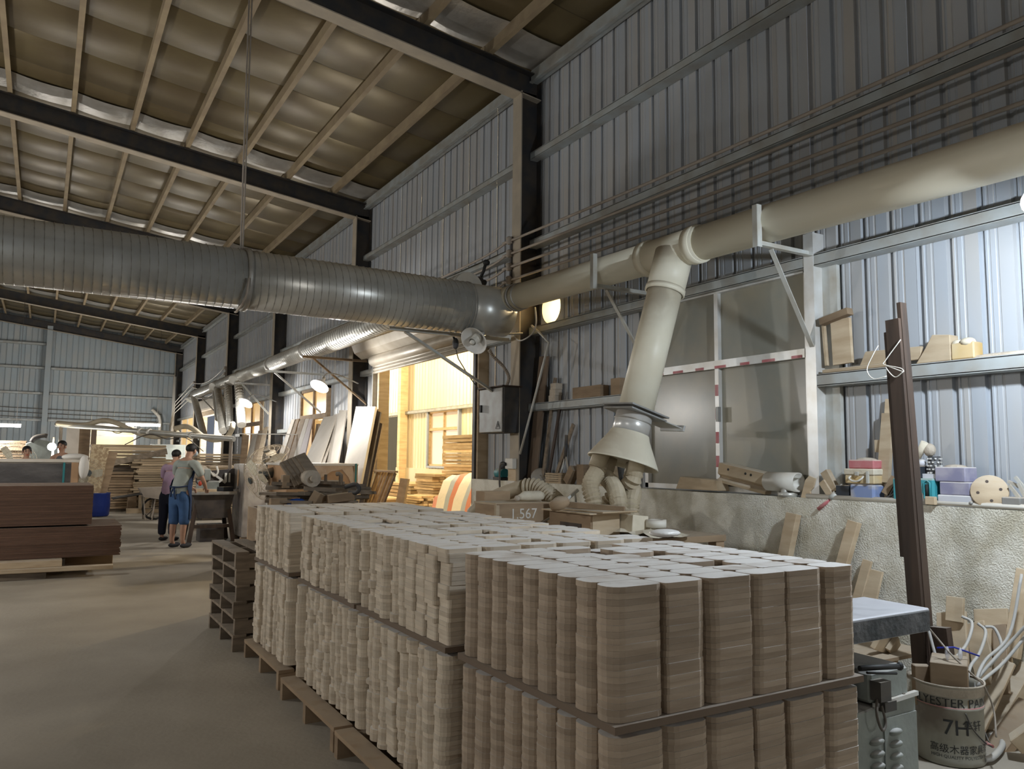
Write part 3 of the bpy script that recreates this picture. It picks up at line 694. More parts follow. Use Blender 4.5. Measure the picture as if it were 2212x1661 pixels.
def stack(seed, xe, ye, ztop, mt, jit, rough, ind, label, tiers=((.145, .722), (.748, 1.15)), lean=0):
    r = random.Random(seed); mb = MB(); nx, ny = len(xe) - 1, len(ye) - 1
    for i in range(nx):
        for j in range(ny):
            w, d = xe[i + 1] - xe[i], ye[j + 1] - ye[j]; cx, cy = (xe[i] + xe[i + 1]) / 2, (ye[j] + ye[j + 1]) / 2
            side = i in (0, nx - 1) or j in (0, ny - 1)
            for ti, (z0, z1) in enumerate(tiers):
                kind = r.choice((0, 0, 1, 2, 3)) if rough else (0 if (i + j) % 2 == 0 else 3) if i == 0 else r.choice((0, 1, 2, 3))
                px, py = r.uniform(-jit, jit) * 1.6, r.uniform(-jit, jit) * .5
                n = int((z1 - z0) / TH) + (r.choice((0, 0, 0, 0, -1)) if ti == len(tiers) - 1 and not (i == 0 or j == 0) else 0)
                run = 0; ox = 0; oy = 0
                for k in range(n):
                    top = ti == len(tiers) - 1 and k >= n - 1
                    if not side and not (k >= n - 3): continue
                    if run <= 0:
                        run = r.randint(1, 5) if rough else r.randint(2, 9)
                        ox, oy = r.uniform(-jit, jit), r.uniform(-jit, jit) * .4
                    run -= 1
                    x = cx + px + ox + r.uniform(-.0012, .0012) + lean * k; y = cy + py + oy + r.uniform(-.0012, .0012); z = z0 + k * TH
                    a = r.uniform(-.012, .012) * (2 if rough else .6) + (math.pi if kind in (1,) else 0)
                    hit = ind(i, j, ti, k, n, top) if ind else None
                    if hit: blank((round(w, 3), round(d, 3), kind, mt), (x, y, z), a, *hit)
                    else:
                        ca, sa = math.cos(a), math.sin(a)
                        poly = [(ca * p - sa * q, sa * p + ca * q) for p, q in outline(w, d, kind)]
                        mb.prism(poly, (x, y, z), (1, 0, 0), (0, 1, 0), (0, 0, TH * .97))
    obj('blank_piles', mb, mt, label=label, cat='wood blanks', kind='stuff')
    obj('divider_sheet', MB().bb(xe[0] - .0, xe[-1] + .01, ye[0] - .012, ye[-1] + .01, .7235, .7465), 'plywood_dark', label='thin dark divider sheet between the tiers of ' + label.split(' in ')[-1], cat='sheet', group='divider sheets')
X1 = [1.466, 1.675, 1.858, 2.06, 2.225, 2.43, 2.60]
Y1 = [1.87 + .109 * k for k in range(10)]
G = 'loose blanks of the pallet stacks'
ORDN = 'first second third fourth fifth sixth seventh eighth ninth tenth eleventh twelfth thirteenth fourteenth fifteenth sixteenth seventeenth eighteenth nineteenth twentieth twenty-first twenty-second twenty-third'.split()
def ind1(i, j, ti, k, n, top):
    if top: return ('pale top blank of the nearest stack, row %s from the front, %s from the left' % (ORDN[j], ORDN[i]), 'top blanks of the nearest stack')
    if ti == 1 and j == 0: return ('tan blank in front pile %s from the left, nearest stack, %s from the top' % (ORDN[i], ORDN[n - 1 - k]), 'front row blanks of the nearest stack')
    if ti == 1 and i == 0 and j < 4: return ('tan blank in left-side pile %s from the front, nearest stack, %s from the top' % (ORDN[j], ORDN[n - 1 - k]), 'left side blanks of the nearest stack')
stack(11, X1, Y1, 1.15, 'blank_side', .0022, False, ind1, 'piles of tan rounded wood blanks in the nearest pallet stack')
pallet(1.44, 2.62, 1.86, 2.88, 0, 'pallet carrying the nearest stack of blanks, out of the lower frame', None)
X2 = [1.455 + .191 * k for k in range(7)]
def ind2(i, j, ti, k, n, top):
    if top: return ('pale top blank of the second stack, row %s from the front, %s from the left' % (ORDN[j], ORDN[i]), 'top blanks of the second stack')
stack(5, X2, [2.965 + .1035 * k for k in range(11)], 1.15, 'blank_rough', .008, True, ind2, 'uneven piles of pale wood blanks in the second pallet stack')
pallet(1.36, 2.6, 2.93, 4.02, 0, 'pallet under the second stack, its lip and blocks jutting towards the aisle', None)
stack(8, [x - .005 for x in X2], [4.045 + .1035 * k for k in range(11)], 1.15, 'blank_rough', .009, True, None, 'uneven piles of pale wood blanks in the third pallet stack')
pallet(1.37, 2.6, 4.06, 5.12, .0, 'pallet under the third stack, its deck board jutting towards the aisle', None)
stack(21, [x - .01 for x in X2], [5.3 + .107 * k for k in range(10)], 1.16, 'blank_rough', .006, True, None, 'narrow looking pale blank piles in the farthest pallet stack')
pallet(1.4, 2.6, 5.28, 6.3, 0, 'pallet under the farthest stack, only two end blocks in view', None)
LV = ['bottom', 'second from the bottom', 'third from the bottom', 'third from the top', 'second from the top', 'topmost']
for k in range(6):
    dx = (.0, .012, -.008, .015, .005, -.004)[k]
    pallet(1.35 + dx, 2.42 + dx, 6.46 + dx, 7.49 + dx, .1275 * k, 'empty dark pallet in the pile by the aisle, ' + LV[k], 'empty pallets', 'wood_grey')

# ================================================================ THINGS ALONG THE RIGHT WALL
LZ = 1.24
def lbox(name, q, x0, x1, mt, label, cat, z0=None, z1=None, bev=.004, group=None):
    ya, za, yb, zb = q; z0 = zb if z0 is None else z0; z1 = za if z1 is None else z1
    return obj(name, MB().bb(x0, x1, yb, ya, z0, z1), mt, label=label, cat=cat, bev=bev, group=group)
# electrical cabinet on the first column
t = thing('electrical_cabinet', (4.75, 8.3, 1.82), 'grey electrical cabinet with a warning triangle hanging beside the roller door', 'cabinet')
obj('body', MB().bb(4.66, 4.88, 8.0, 8.58, 1.82, 2.37), 'steel_dark', t, bev=.01)
dr = obj('door', MB().bb(4.64, 4.66, 8.01, 8.57, 1.83, 2.36), 'steel_grey', t, bev=.006)
obj('latch', MB().bb(4.62, 4.64, 8.5, 8.53, 2.08, 2.17), 'rubber', dr)
obj('rain_lid', MB().bb(4.62, 4.9, 7.97, 8.6, 2.37, 2.385), 'wood_dark', t)
tri = MB()
for a, b in (((0, 0), (.1, 0)), ((.1, 0), (.05, .09)), ((.05, 0.09), (0, 0))): tri.bar((4.637, 8.15 - a[0], 1.87 + a[1]), (4.637, 8.15 - b[0], 1.87 + b[1]), .006, .004, (1, 0, 0))
tri.bar((4.637, 8.1, 1.89), (4.637, 8.1, 1.93), .006, .004, (1, 0, 0))
obj('warning_triangle', tri, 'steel_dark', dr)
# lamps: enamel shade, bulb, gooseneck
def lamp(p, ax, lit, label, arm):
    p = V3(p); ax = V3(ax).normalized()
    l = thing('shaded_lamp', p, label, 'lamp', 'shaded lamps along the wall')
    obj('shade', MB().lathe([(.035, -.02), (.05, .02), (.1, .06), (.165, .13), (.17, .14), (.163, .138), (.095, .07), (.03, .0)], p, ax, 24), 'lamp_shade_lit' if lit else 'lamp_white', l)
    so = obj('socket', MB().cyl(p - ax * .07, p + ax * .03, .03, .035, 12), 'lamp_white', l)
    if lit: obj('bulb', MB().ell(p + ax * .12, (.075, .075, .085), 12, 8), 'lamp_on', so)
    else:
        b = MB()
        for k in range(6): b.lathe([(.045, 0), (.06 - k * .003, .012), (.045, .024)], p + ax * (.05 + k * .02), ax, 12)
        obj('bulb', b.ell(p + ax * .17, (.035, .035, .03), 10, 6), 'bulb_off', so)
    obj('lamp_arm', MB().tube(spline(arm, 6), .012, 8), 'steel_grey', l)
LO = lambda y: [(4.22, y + .03, 2.92), (4.3, y + .02, 3.0), (4.5, y, 2.98), (4.87, y, 2.85)]
lamp((4.22, 1.83, 2.93), (-.35, -.15, -.92), True, 'glowing wall lamp at the right edge, below the cream pipe', [(4.24, 1.87, 3.02), (4.28, 1.87, 3.1), (4.6, 1.87, 3.1), (5.07, 1.87, 3.08)])
lamp((4.2, 13.62, 2.86), (-.5, -.35, -.8), True, 'glowing wall lamp over the leaning boards', LO(13.64))
lamp((4.2, 19.5, 2.89), (-.5, -.35, -.8), True, 'glowing wall lamp farther along, left of the one over the boards', LO(19.5))
lamp((4.2, -4.1, 2.83), (-.35, -.15, -.92), True, 'glowing wall lamp behind the camera', [(4.2, -4.08, 2.9), (4.3, -4.08, 3.0), (5.06, -4.08, 3.05)])
lamp((4.27, 7.9, 2.93), (-.62, -.30, -.45), False, 'unlit wall lamp with a white enamel shade under the big duct', [(4.31, 7.92, 2.96), (4.36, 7.93, 3.06), (4.45, 7.93, 3.05), (4.6, 7.93, 2.99), (4.88, 7.95, 3.02)])
obj('flexible_conduit', corr(MB(), [(4.44, 7.98, 2.79), (4.5, 7.98, 2.71), (4.63, 7.97, 2.6), (4.7, 7.96, 2.48), (4.7, 8.0, 2.386)], .02, .02, 8, .003), 'conduit_dusty', label='dusty corrugated conduit curving into the top of the cabinet', cat='conduit')
t = WL = V3((0.19,23.26,1.7))
t = thing('work_light', (WL.x, WL.y, 0), 'small bright work light on a white stand near the bare-armed man', 'lamp')
obj('bulb', MB().ell(WL, (.1, .1, .1), 10, 8), 'lamp_on', t)
obj('stand', MB().cyl((WL.x + .03, WL.y + .12, 0), (WL.x + .03, WL.y + .12, 1.95), .03, n=8), 'pvc_white', t)
# fluorescent tubes hung on chains, the added fill tubes among them
TN = ['left of the camera, unseen, added as fill', 'in the left of the hall past the big duct, unseen, added as fill', 'far to the left, unseen, added as fill', 'cut by the left edge, above the timber stacks', 'above the wood panel near the far doorway', 'far left by the back, unseen, added as fill', 'behind the camera, unseen, added as fill', 'in the left of the hall, farther than the big duct']
for (x, y, z, k), nm in zip(TUBES, TN):
    t = thing('tube_and_fill_light', (x, y, z), 'hanging fluorescent tube light ' + nm, 'light', 'fluorescent tubes of the hall and added fill tubes')
    dx, dy = (.6, 0) if k else (0, .6)
    obj('tube', MB().cyl((x - dx, y - dy, z), (x + dx, y + dy, z), .02 if not k else .05, n=10), 'tube_on', t)
    obj('batten', MB().bb(x - dx - .02, x + dx + .02, y - dy - .02, y + dy + .02, z + .03, z + .07), 'pvc_white', t)
    for s in (-.8, .8): obj('chain', MB().cyl((x + dx * s, y + dy * s, z + .06), (x + dx * s, y + dy * s, roof(x) - .1), .006, n=6), 'cable_dark', t)
# chain hoist hook and pull cord by the door
t = thing('pulley_hook', (4.451,8.9,3.017), 'dark pulley hook with a pull cord in front of the shutter box', 'pulley')
obj('pulley', MB().ell((4.459,8.9,2.976), (.045, .03, .075), 10, 8), 'cast_dark', t)
obj('hanger', MB().tube([(4.376,8.9,3.148), (4.417,8.9,3.092), (4.445,8.9,3.017)], .014, 6), 'rubber', t)
obj('cord', MB().tube([(4.467,8.9,2.899), (4.502,8.9,2.782), (4.587,8.8,2.582), (4.694,8.62,2.327)], .007, 6), 'cable_dark', t)
# bent rod and hanging wire left of the round opening
obj('bent_rod', MB().tube([(4.93, 7.82, 3.1), (4.9, 7.6, 2.98), (4.86, 7.34, 2.83), (4.8, 7.85, 1.57)], .014, 7), 'steel_white', label='pale bent steel rod hooked over the girt beside the first column', cat='rod')
obj('hanging_wire', MB().tube(spline([(4.9, 7.7, 3.3), (4.9, 7.68, 3.1), (4.88, 7.75, 2.98), (4.86, 7.95, 2.93), (4.86, 8.1, 3.0), (4.86, 8.05, 3.06)], 5), .009, 6), 'cable_grey', label='grey wire drooping round the column beside the bent rod', cat='wire')
# dark boards and strips leaning behind the column
for k, (y, y2, mt, lab, w) in enumerate([(7.98, 7.86, 'plywood_dark', 'wide dark plywood sheet leaning in the corner beside the first column', .2), (7.78, 7.62, 'wood_grey', 'grey strip of wood leaning beside the dark plywood sheet', .05), (7.70, 7.5, 'wood_dark', 'thin dark strip of wood leaning beside the grey strip', .04), (7.6, 7.25, 'wood_grey', 'slanted grey strip of wood leaning beside the zigzag pole', .05)]):
    obj('leaning_strip', MB().bar((5.05 + .02 * k, y, 1.245), (5.14, y2, 2.75 - .28 * k), w, .02, (1, 0, 0)), mt, label=lab, cat='board')
t = thing('switch_box', (4.86,8.111,1.464), 'small white switch box with a black knob, mounted on wood at the column foot', 'switch')
q = (8.233,1.519,8.056,1.393)
obj('box', MB().bb(4.82, 4.88, q[2], q[0], q[3], q[1]), 'pvc_white', t, bev=.006)
obj('knob', MB().cyl((4.82, q[0] - .02, q[1] - .07), (4.79, q[0] - .02, q[1] - .07), .022, n=10), 'rubber', t)
obj('backing_board', MB().bb(4.865, 4.88, q[2] - .0, q[0], 1.1, q[3]), 'wood_pale', t)
obj('outlet', MB().bb(4.85, 4.865, q[2] + .01, q[0] - .01, 1.14, 1.25), 'pvc_white', t)
obj('lead', MB().tube(spline([(4.8, q[0] - .01, q[1] - .06), (4.78, q[0] + .05, q[1] - .1), (4.79, q[0] + .06, 1.15), (4.85, q[0] + .03, 0.95)], 5), .012, 6), 'cable_dark', t)
t = thing('bench_grinder', (5.08,8.776,1.281), 'small dusty teal motor on the ledge beside the door jamb', 'motor')
c = V3((5.05,8.726,1.353)); c.z = LZ + .09
obj('motor_body', MB().cyl(c - V3((0, .1, 0)), c + V3((0, .08, 0)), .06, n=14), 'box_green', t)
obj('foot', MB().bb(c.x - .06, c.x + .06, c.y - .1, c.y + .1, LZ, LZ + .04), 'steel_dark', t)
obj('cover', MB().ell(c + V3((0, -.05, .09)), (.05, .06, .06), 10, 8), 'cast_dark', t)
# girt shelf things left of the window
lbox('wooden_box', (7.178,2.315,6.667,2.139), 5.07, 5.19, 'wood_mid', 'two-part dusty wooden box on the girt left of the drop pipe', 'box', 2.187)
lbox('wood_offcut', (6.499,2.364,6.346,2.15), 5.08, 5.19, 'wood_mid', 'upright wood offcut on the girt behind the drop pipe', 'offcut', 2.187)
for k in range(3): lbox('wood_offcut', (7.68 - .02 * k, 2.26 + .07 * k, 7.55 - .01 * k, 2.187 + .07 * k), 5.08, 5.18, 'cloth_dust', 'dust-caked block on the girt beside the column, ' + ['bottom one', 'middle one', 'top one'][k], 'offcut')
# ledge, left part
obj('saucer', MB().lathe([(.005, 0), (.11, .012), (.115, .02), (.1, .03), (.005, .03)], (5.06,7.804,1.305), (-.55, -.6, .55), 20), 'steel_grey', label='round dusty pan lid leaning on the ledge', cat='lid')
q = (7.656,1.384,7.343,1.265)
t = thing('slatted_crate', (5.1, (q[0] + q[2]) / 2, LZ), 'little slatted wooden crate on the ledge beside the round lid', 'crate')
for k in range(5): obj('slat', MB().bb(5.03, 5.17, q[2], q[0] + (.015 if k % 2 else 0), LZ + k * .024, LZ + .019 + k * .024), 'wood_pale', t)
obj('post', MB().bb(5.04, 5.08, q[0] - .06, q[0] - .03, LZ, LZ + .12).bb(5.04, 5.16, q[2] + .01, q[2] + .06, LZ, LZ + .12), 'wood_mid', t)
obj('wood_offcut', MB().box(((5.08), (5.06,7.198,1.32)[1], LZ + .1), (.1, .09, .2), (R(38), 0, 0)), 'wood_mid', label='reddish wood offcut leaning over behind the left hose', cat='offcut')
obj('wood_offcut', MB().bb(5.05, 5.15, (5.06,6.936,1.327)[1], (5.06,7.065,1.324)[1], LZ, LZ + .22), 'wood_mid', label='upright brown offcut just left of the hoses', cat='offcut')
obj('wood_offcut', MB().box((5.1, (5.06,6.584,1.48)[1], LZ + .13), (.05, .3, .26), (R(-12), 0, 0)), 'wood_pale', label='broad pale offcut behind the hoses', cat='offcut')
t = thing('zigzag_pole', (5.1, 7.32, LZ), 'small grey forked stand on the ledge beside the leaning strips', 'stand')
obj('leg', MB().cyl((5.06, 7.42, LZ), (5.1, 7.36, LZ + .3), .012, n=6), 'steel_white', t); obj('leg', MB().cyl((5.06, 7.2, LZ + .03), (5.1, 7.34, LZ + .3), .012, n=6), 'steel_white', t)
obj('rod', MB().cyl((5.1, 7.35, LZ + .28), (5.12, 7.36, LZ + .55), .02, n=8), 'steel_dark', t)
# ledge, under the window
q = (5.417,1.331,4.893,1.208)
obj('wedge_block', MB().prism([(q[0], LZ + .018), (q[2], LZ + .018), (q[2] + .02, LZ + .11), (q[0] - .06, LZ + .13)], (4.98, 0, 0), (0, 1, 0), (0, 0, 1), (.14, 0, 0)), 'wood_pale', label='flat trapezoid wood block on the ledge under the window', cat='block', bev=.004)
t = thing('grooved_block', (5.06,4.709,1.344), 'long V-grooved wood block with drilled holes lying on the ledge', 'block')
a, b = V3((5.05,4.962,1.417)), V3((5.05,4.43,1.33)); d = (b - a).normalized(); u = V3((0, -d.z, d.y)); u = u if u.z > 0 else -u
gb = obj('block', MB().prism([(0, -.085), (.15, -.085), (.15, .085), (0, .085), (0, -.01), (.045, -.035), (0, -.06)], a, (1, 0, 0), u, d * (b - a).length), 'wood_pale', t, bev=.003)
for s in (.22, .58, .69): obj('hole', MB().cyl(a + d * ((b - a).length * s) + u * .045 + V3((-.002, 0, 0)), a + d * ((b - a).length * s) + u * .045 + V3((.01, 0, 0)), .011, n=10), 'rubber', gb)
pt = (5.05,4.267,1.347)
t = thing('pipe_tee', (5.06, pt[1], LZ), 'dusty plastic pipe tee lying open on the ledge under the window', 'fitting')
c = V3((5.06, pt[1], LZ + .115)); 
obj('tee_run', MB().lathe([(.073, -.15), (.076, -.15), (.076, .15), (.066, .15), (.066, -.14), (.001, -.14)], c, (0, -1, 0), 24), 'pvc_white', t)
obj('tee_outlet', MB().cyl(c + V3((-.03, -.04, -.04)), c + V3((-.05, -.05, -.11)), .028, n=12), 'galv_seam', t)
obj('metal_ring', MB().lathe([(.07, 0), (.075, .0), (.075, .035), (.07, .035)], (5.05, pt[1] - .05, LZ + .0), (0, 0, 1), 20), 'galv', label='bright metal ring lying under the pipe tee', cat='ring')
obj('notched_block', MB().prism([(-.045, -.1), (.03, -.1), (.05, -.05), (.03, -.02), (.05, .02), (.05, .1), (-.02, .1), (-.045, .05)], V3((5.05,4.026,1.322)) - V3((0, 0, .005)), (0, -.88, -.3), (0, -.3, .88), (.1, 0, 0)), 'wood_pale', label='notched wood block tipped over beside the pipe tee', cat='block', bev=.003)
obj('pipe_strap', MB().tube(spline([(5,5.435,1.205), (5,5.196,1.232), (5,5.374,1.191)], 4), .006, 6), 'wood_grey', label='thin wood splinter lying before the trapezoid block', cat='splinter')
# ledge, right of the post
for k, (a, b, w) in enumerate([((5.06,3.872,1.445), (5.06,3.784,1.297), .06), ((5.04,3.879,1.369), (5.04,3.806,1.269), .05)]):
    obj('wood_strip', MB().bar(a, b, w, .05, (1, 0, 0)), 'wood_pale', label=['slanted drilled wood strip right of the window post', 'shorter slanted wood strip in front of the drilled one'][k], cat='strip')
lbox('tool_case', (3.743,1.349,3.631,1.257), 5.0, 5.17, 'box_black', 'black tool case on the ledge left of the blue box', 'case', LZ)
q = (3.624,1.364,3.427,1.254)
lbox('storage_box', q, 4.99, 5.17, 'box_blue', 'dusty blue box at the bottom of the pile of cases', 'box', LZ, bev=.015)
zb = q[1]; q = (3.655,1.47,3.423,1.37)
t = thing('yellow_case', (5.07, (q[0] + q[2]) / 2, zb), 'yellow and cream case with a carrying handle on the blue box', 'case')
h = q[1] - zb
cb = obj('case_bottom', MB().bb(4.99, 5.16, q[2], q[0], zb, zb + h * .58), 'box_yellow', t, bev=.006)
cl = obj('case_lid', MB().bb(4.985, 5.165, q[2] - .005, q[0] + .005, zb + h * .58, zb + h), 'paper', t, bev=.006)
ym = (q[0] + q[2]) / 2 + .01
obj('handle', MB().tube(spline([(4.98, ym + .05, zb + h * .5), (4.96, ym + .05, zb + h * .35), (4.955, ym + .02, zb + h * .18), (4.955, ym - .02, zb + h * .18), (4.96, ym - .05, zb + h * .35), (4.98, ym - .05, zb + h * .5)], 4), .007, 6), 'pvc_white', cb)
obj('clasp', MB().bb(4.972, 4.985, ym - .012, ym + .012, zb + h * .55, zb + h * .8), 'steel_white', cl)
obj('clasp', MB().bb(4.972, 4.99, q[2] + .035, q[2] + .05, zb + h * .05, zb + h * .85), 'steel_white', t)
z2 = zb + h; q = (3.633,1.534,3.429,1.473)
lbox('red_box', q, 5.0, 5.15, 'box_red', 'flat red box with a dust cap topmost of the pile of cases', 'box', z2, bev=.008)
obj('dust_heap', MB().ell((5.07, (q[0] + q[2]) / 2, q[1] + z2 - q[3] - .002), (.06, .08, .022), 12, 6), 'cloth_dust', label='little dust heap on top of the red box', cat='dust', kind='stuff')
t = thing('tall_board', (5.08,3.405,1.255), 'tall stepped pale board leaning on the wall behind the dark post', 'board')
obj('front_board', MB().bar((5.09,3.421,1.376), (5.15,3.403,1.864), .085, .03, (1, 0, 0)), 'wood_pale', t)
obj('rear_board', MB().bar((5.12,3.435,1.252), (5.175,3.401,1.967), .06, .03, (1, 0, 0)), 'wood_pale', t)
obj('wood_tag', MB().bb(5.13, 5.15, (5.13,3.452,1.644)[1], (5.13,3.506,1.644)[1], (5.13,3.508,1.588)[2], (5.13,3.505,1.677)[2]), 'wood_pale', label='small square wood tag peeping out behind the tall board', cat='tag')
t = thing('bar_clamp', (5,3.784,1.254), 'rusty turnbuckle clamp hanging over the edge of the ledge', 'clamp')
obj('rod', MB().cyl((4.97,3.876,1.165), (5,3.785,1.247), .014, n=8), 'box_red', t)
obj('body', MB().cyl((5,3.785,1.247), (5.01,3.747,1.286), .024, n=10), 'steel_white', t)
obj('eye', MB().tube([(5.01,3.747,1.286), (5.01,3.698,1.355), (5.01,3.687,1.355), (5.01,3.728,1.28), (5.01,3.747,1.286)], .006, 6), 'steel_white', t)
t = thing('hand_saw', (5.05,3.337,1.306), 'hand plane and coil of dark wire squeezed beside the teal box', 'tool')
obj('plane_body', MB().bar((5.06,3.383,1.294), (5.1,3.328,1.411), .05, .05, (1, 0, 0)), 'wood_mid', t)
obj('wire_coil', MB().tube(spline([(5.03,3.357,1.271), (5.03,3.3,1.305), (5.05,3.29,1.371), (5.05,3.319,1.329), (5.03,3.343,1.271)], 5), .01, 6).tube(spline([(5.02,3.33,1.259), (5.02,3.28,1.3), (5.04,3.278,1.356)], 5), .009, 6), 'steel_dark', t)
q = (3.289,1.415,2.997,1.258)
t = thing('teal_toolbox', (5.07, (q[0] + q[2]) / 2, LZ), 'teal moulded toolbox with a slot handle, partly behind the dark post', 'toolbox')
obj('shell', MB().bb(4.99, 5.17, q[2], q[0], LZ, q[1]), 'box_teal', t, bev=.012)
yq = q[2] + (q[0] - q[2]) * .15; zq = LZ + (q[1] - LZ) * .55
obj('slot', MB().cyl((4.986, yq, zq - .04), (4.986, yq, zq + .04), .009, n=8), 'rubber', t)
obj('slot_rim', MB().tube([(4.986, yq - .02, zq - .05), (4.986, yq - .02, zq + .05), (4.986, yq, zq + .065), (4.986, yq + .02, zq + .05), (4.986, yq + .02, zq - .05), (4.986, yq, zq - .065), (4.986, yq - .02, zq - .05)], .005, 6), 'box_teal', t)
arch = [(q[2] + .05, LZ)] + [(q[2] + .12 + .07 * math.cos(a), LZ + .11 * math.sin(a)) for a in [math.pi * k / 8 for k in range(9)]]
obj('recess', MB().prism([(q[2] + .13 + .08 * math.cos(math.pi * k / 8), LZ + .002 + .1 * math.sin(math.pi * k / 8)) for k in range(9)], (4.984, 0, 0), (0, 1, 0), (0, 0, 1), (.006, 0, 0)), 'steel_grey', t)
zt = q[1]; 
q2 = (3.188,1.496,3.09,1.42)
lbox('tray', q2, 5.0, 5.15, 'box_black', 'dark metal tray on the teal toolbox', 'tray', zt, bev=.004)
t = thing('glove_roll', (5.08, q2[2] + .05, q2[1]), 'rolled work gloves heaped in the dark tray', 'gloves')
obj('roll', MB().cyl((5.06,3.143,1.552), (5.06,3.087,1.654), .022, .024, 12), 'paper', t)
obj('glove', MB().ell((5.08,3.069,1.602), (.035, .04, .045), 10, 8), 'cloth_dust', t)
obj('spool', MB().ell((5.06,3.167,1.521), (.03, .035, .035), 10, 8).ell((5.06,3.112,1.515), (.03, .025, .025), 10, 8), 'box_clear', t)
q = (3.081,1.568,2.986,1.423)
t = thing('spiral_cutter', (5.07, (q[0] + q[2]) / 2, zt), 'spiral cutter head studded with blades standing on the teal toolbox', 'cutter head')
c = V3((5.07, (q[0] + q[2]) / 2, zt)); hh = q[1] - q[3]
obj('core', MB().cyl(c, c + V3((0, 0, hh)), .038, n=16), 'cast_dark', t)
bl = MB()
for k in range(6):
    for s in range(9):
        a = s * 2 * math.pi / 9 + k * .35; p = c + V3((math.cos(a) * .041, math.sin(a) * .041, hh * (k + .6) / 6.3)); bl.box(p, (.012, .012, .01), (0, 0, a))
obj('blades', bl, 'aluminium', t, kind='stuff')
obj('clear_case', MB().bb(5.02, 5.12, c.y - .055, c.y + .055, zt, zt + .03), 'box_clear', t)
q = (2.993,1.492,2.796,1.402); q3 = (2.966,1.397,2.769,1.316); q4 = (2.977,1.313,2.752,1.257)
lbox('plastic_box', (q4[0], q4[1], q4[2], LZ), 4.99, 5.15, 'box_clear', 'clear plastic tray under the two purple boxes', 'box', LZ, bev=.006)
za = q4[1]; lbox('plastic_box', q3, 5.0, 5.15, 'box_purple', 'dusty purple box with torn tape, middle of the pile', 'box', za, bev=.006)
zc = q3[1]; lbox('plastic_box', q, 5.0, 5.14, 'box_purple', 'dusty purple box topmost of the pile beside the wooden disc', 'box', zc, bev=.006)
obj('dust_heap', MB().ell((5.07, (q[0] + q[2]) / 2, q[1] - .0), (.06, .07, .016), 12, 6), 'cloth_dust', label='low dust heap on the topmost purple box', cat='dust', kind='stuff')
t = thing('wooden_disc', (5.05,2.667,1.258), 'thick round wooden disc with four drilled holes leaning on the wall', 'disc')
c = V3((5.03,2.669,1.346)); ax = V3((-.86, -.34, .3)).normalized(); c = c + V3((.0, 0, 0))
dc_ = obj('disc', MB().lathe([(.001, -.03), (.102, -.03), (.104, -.026), (.104, .0), (.1, .004), (.001, .004)], c, ax, 32), 'wood_pale', t)
_, _, xx, yy, _ = MB().frame(c, c + ax)
for k in range(4):
    a = k * math.pi / 2 + .2; p = c + (xx * math.cos(a) + yy * math.sin(a)) * .062
    obj('hole', MB().cyl(p + ax * .0, p + ax * .0055, .0095, n=10), 'wood_dark', dc_)
obj('ball', MB().ell((4.99,2.76,1.269), (.014, .014, .014), 10, 8), 'steel_grey', label='small grey ball on the ledge in front of the clear tray', cat='ball')
lbox('grey_block', (2.581,1.317,2.474,1.265), 4.99, 5.08, 'steel_grey', 'grey ridged metal block at the right end of the ledge', 'block', LZ, bev=.006)
t = thing('locking_pliers', (5.06,2.529,1.327), 'heap of long dusty locking clamps at the right end of the ledge', 'clamps')
for a, b in (((5.06,2.566,1.386), (5.06,2.497,1.295)), ((5.04,2.531,1.354), (5.04,2.478,1.274)), ((5.08,2.539,1.437), (5.08,2.483,1.361)), ((5.1,2.591,1.408), (5.1,2.526,1.376)), ((5.06,2.513,1.399), (5.06,2.461,1.28))):
    obj('clamp_arm', MB().bar(a, b, .018, .014, (1, 0, 0)), 'steel_white', t)
lbox('wood_offcut', (3.04,1.299,2.973,1.269), 4.955, 4.985, 'wood_pale', 'small pale offcut lying before the teal toolbox recess', 'offcut', LZ + .006)
# upper girt shelf right of the window
t = thing('joinery_corner', (5.1,3.759,2.236), 'corner of a dusty wooden frame standing on the girt', 'frame')
obj('top_rail', MB().bar((5.08,3.879,2.583), (5.08,3.636,2.631), .05, .07, (1, 0, 0)), 'wood_mid', t)
obj('panel_board', MB().bar((5.12,3.733,2.249), (5.12,3.745,2.589), .16, .03, (1, 0, 0)), 'wood_pale', t)
obj('thin_rail', MB().bar((5.12,3.875,2.249), (5.12,3.897,2.575), .02, .03, (1, 0, 0)), 'wood_pale', t)
gz = 2.187
q = (3.878,2.26,3.319,2.126)
obj('plank', MB().bb(5.06, 5.18, q[2], q[0], gz, gz + .028), 'wood_pale', label='flat dusty plank lying along the girt under the frame', cat='plank', bev=.005)
q = (3.578,2.305,3.115,2.153)
obj('slot_board', MB().prism([(q[0], gz + .03), (q[2], gz + .03), (q[2] - .01, gz + .12), (q[0] - .05, gz + .13)], (5.09, 0, 0), (0, 1, 0), (0, 0, 1), (.03, 0, 0)), 'wood_pale', label='trapezoid board with a dark slot standing on the plank', cat='board', bev=.003)
q = (3.136,2.344,2.896,2.145)
obj('slanted_block', MB().prism([(q[0], gz), (q[2], gz), (q[2], gz + .17), (q[2] + .12, gz + .185), (q[0] - .07, gz + .1)], (5.07, 0, 0), (0, 1, 0), (0, 0, 1), (.1, 0, 0)), 'wood_pale', label='slant-sided wood block on the girt left of the orange carton', cat='block', bev=.004)
q = (2.893,2.298,2.744,2.155)
t = thing('tape_carton', (5.1, (q[0] + q[2]) / 2, gz), 'small carton wrapped in orange tape on the girt', 'carton')
obj('carton_body', MB().bb(5.07, 5.18, q[2], q[0], gz, q[1]), 'tape_yellow', t, bev=.008)
obj('torn_flap', MB().ell((5.1, q[2] + .05, q[1] + .0), (.05, .05, .03), 8, 6).ell((5.11, q[0] - .03, q[1]), (.04, .04, .025), 8, 6), 'paper', t)
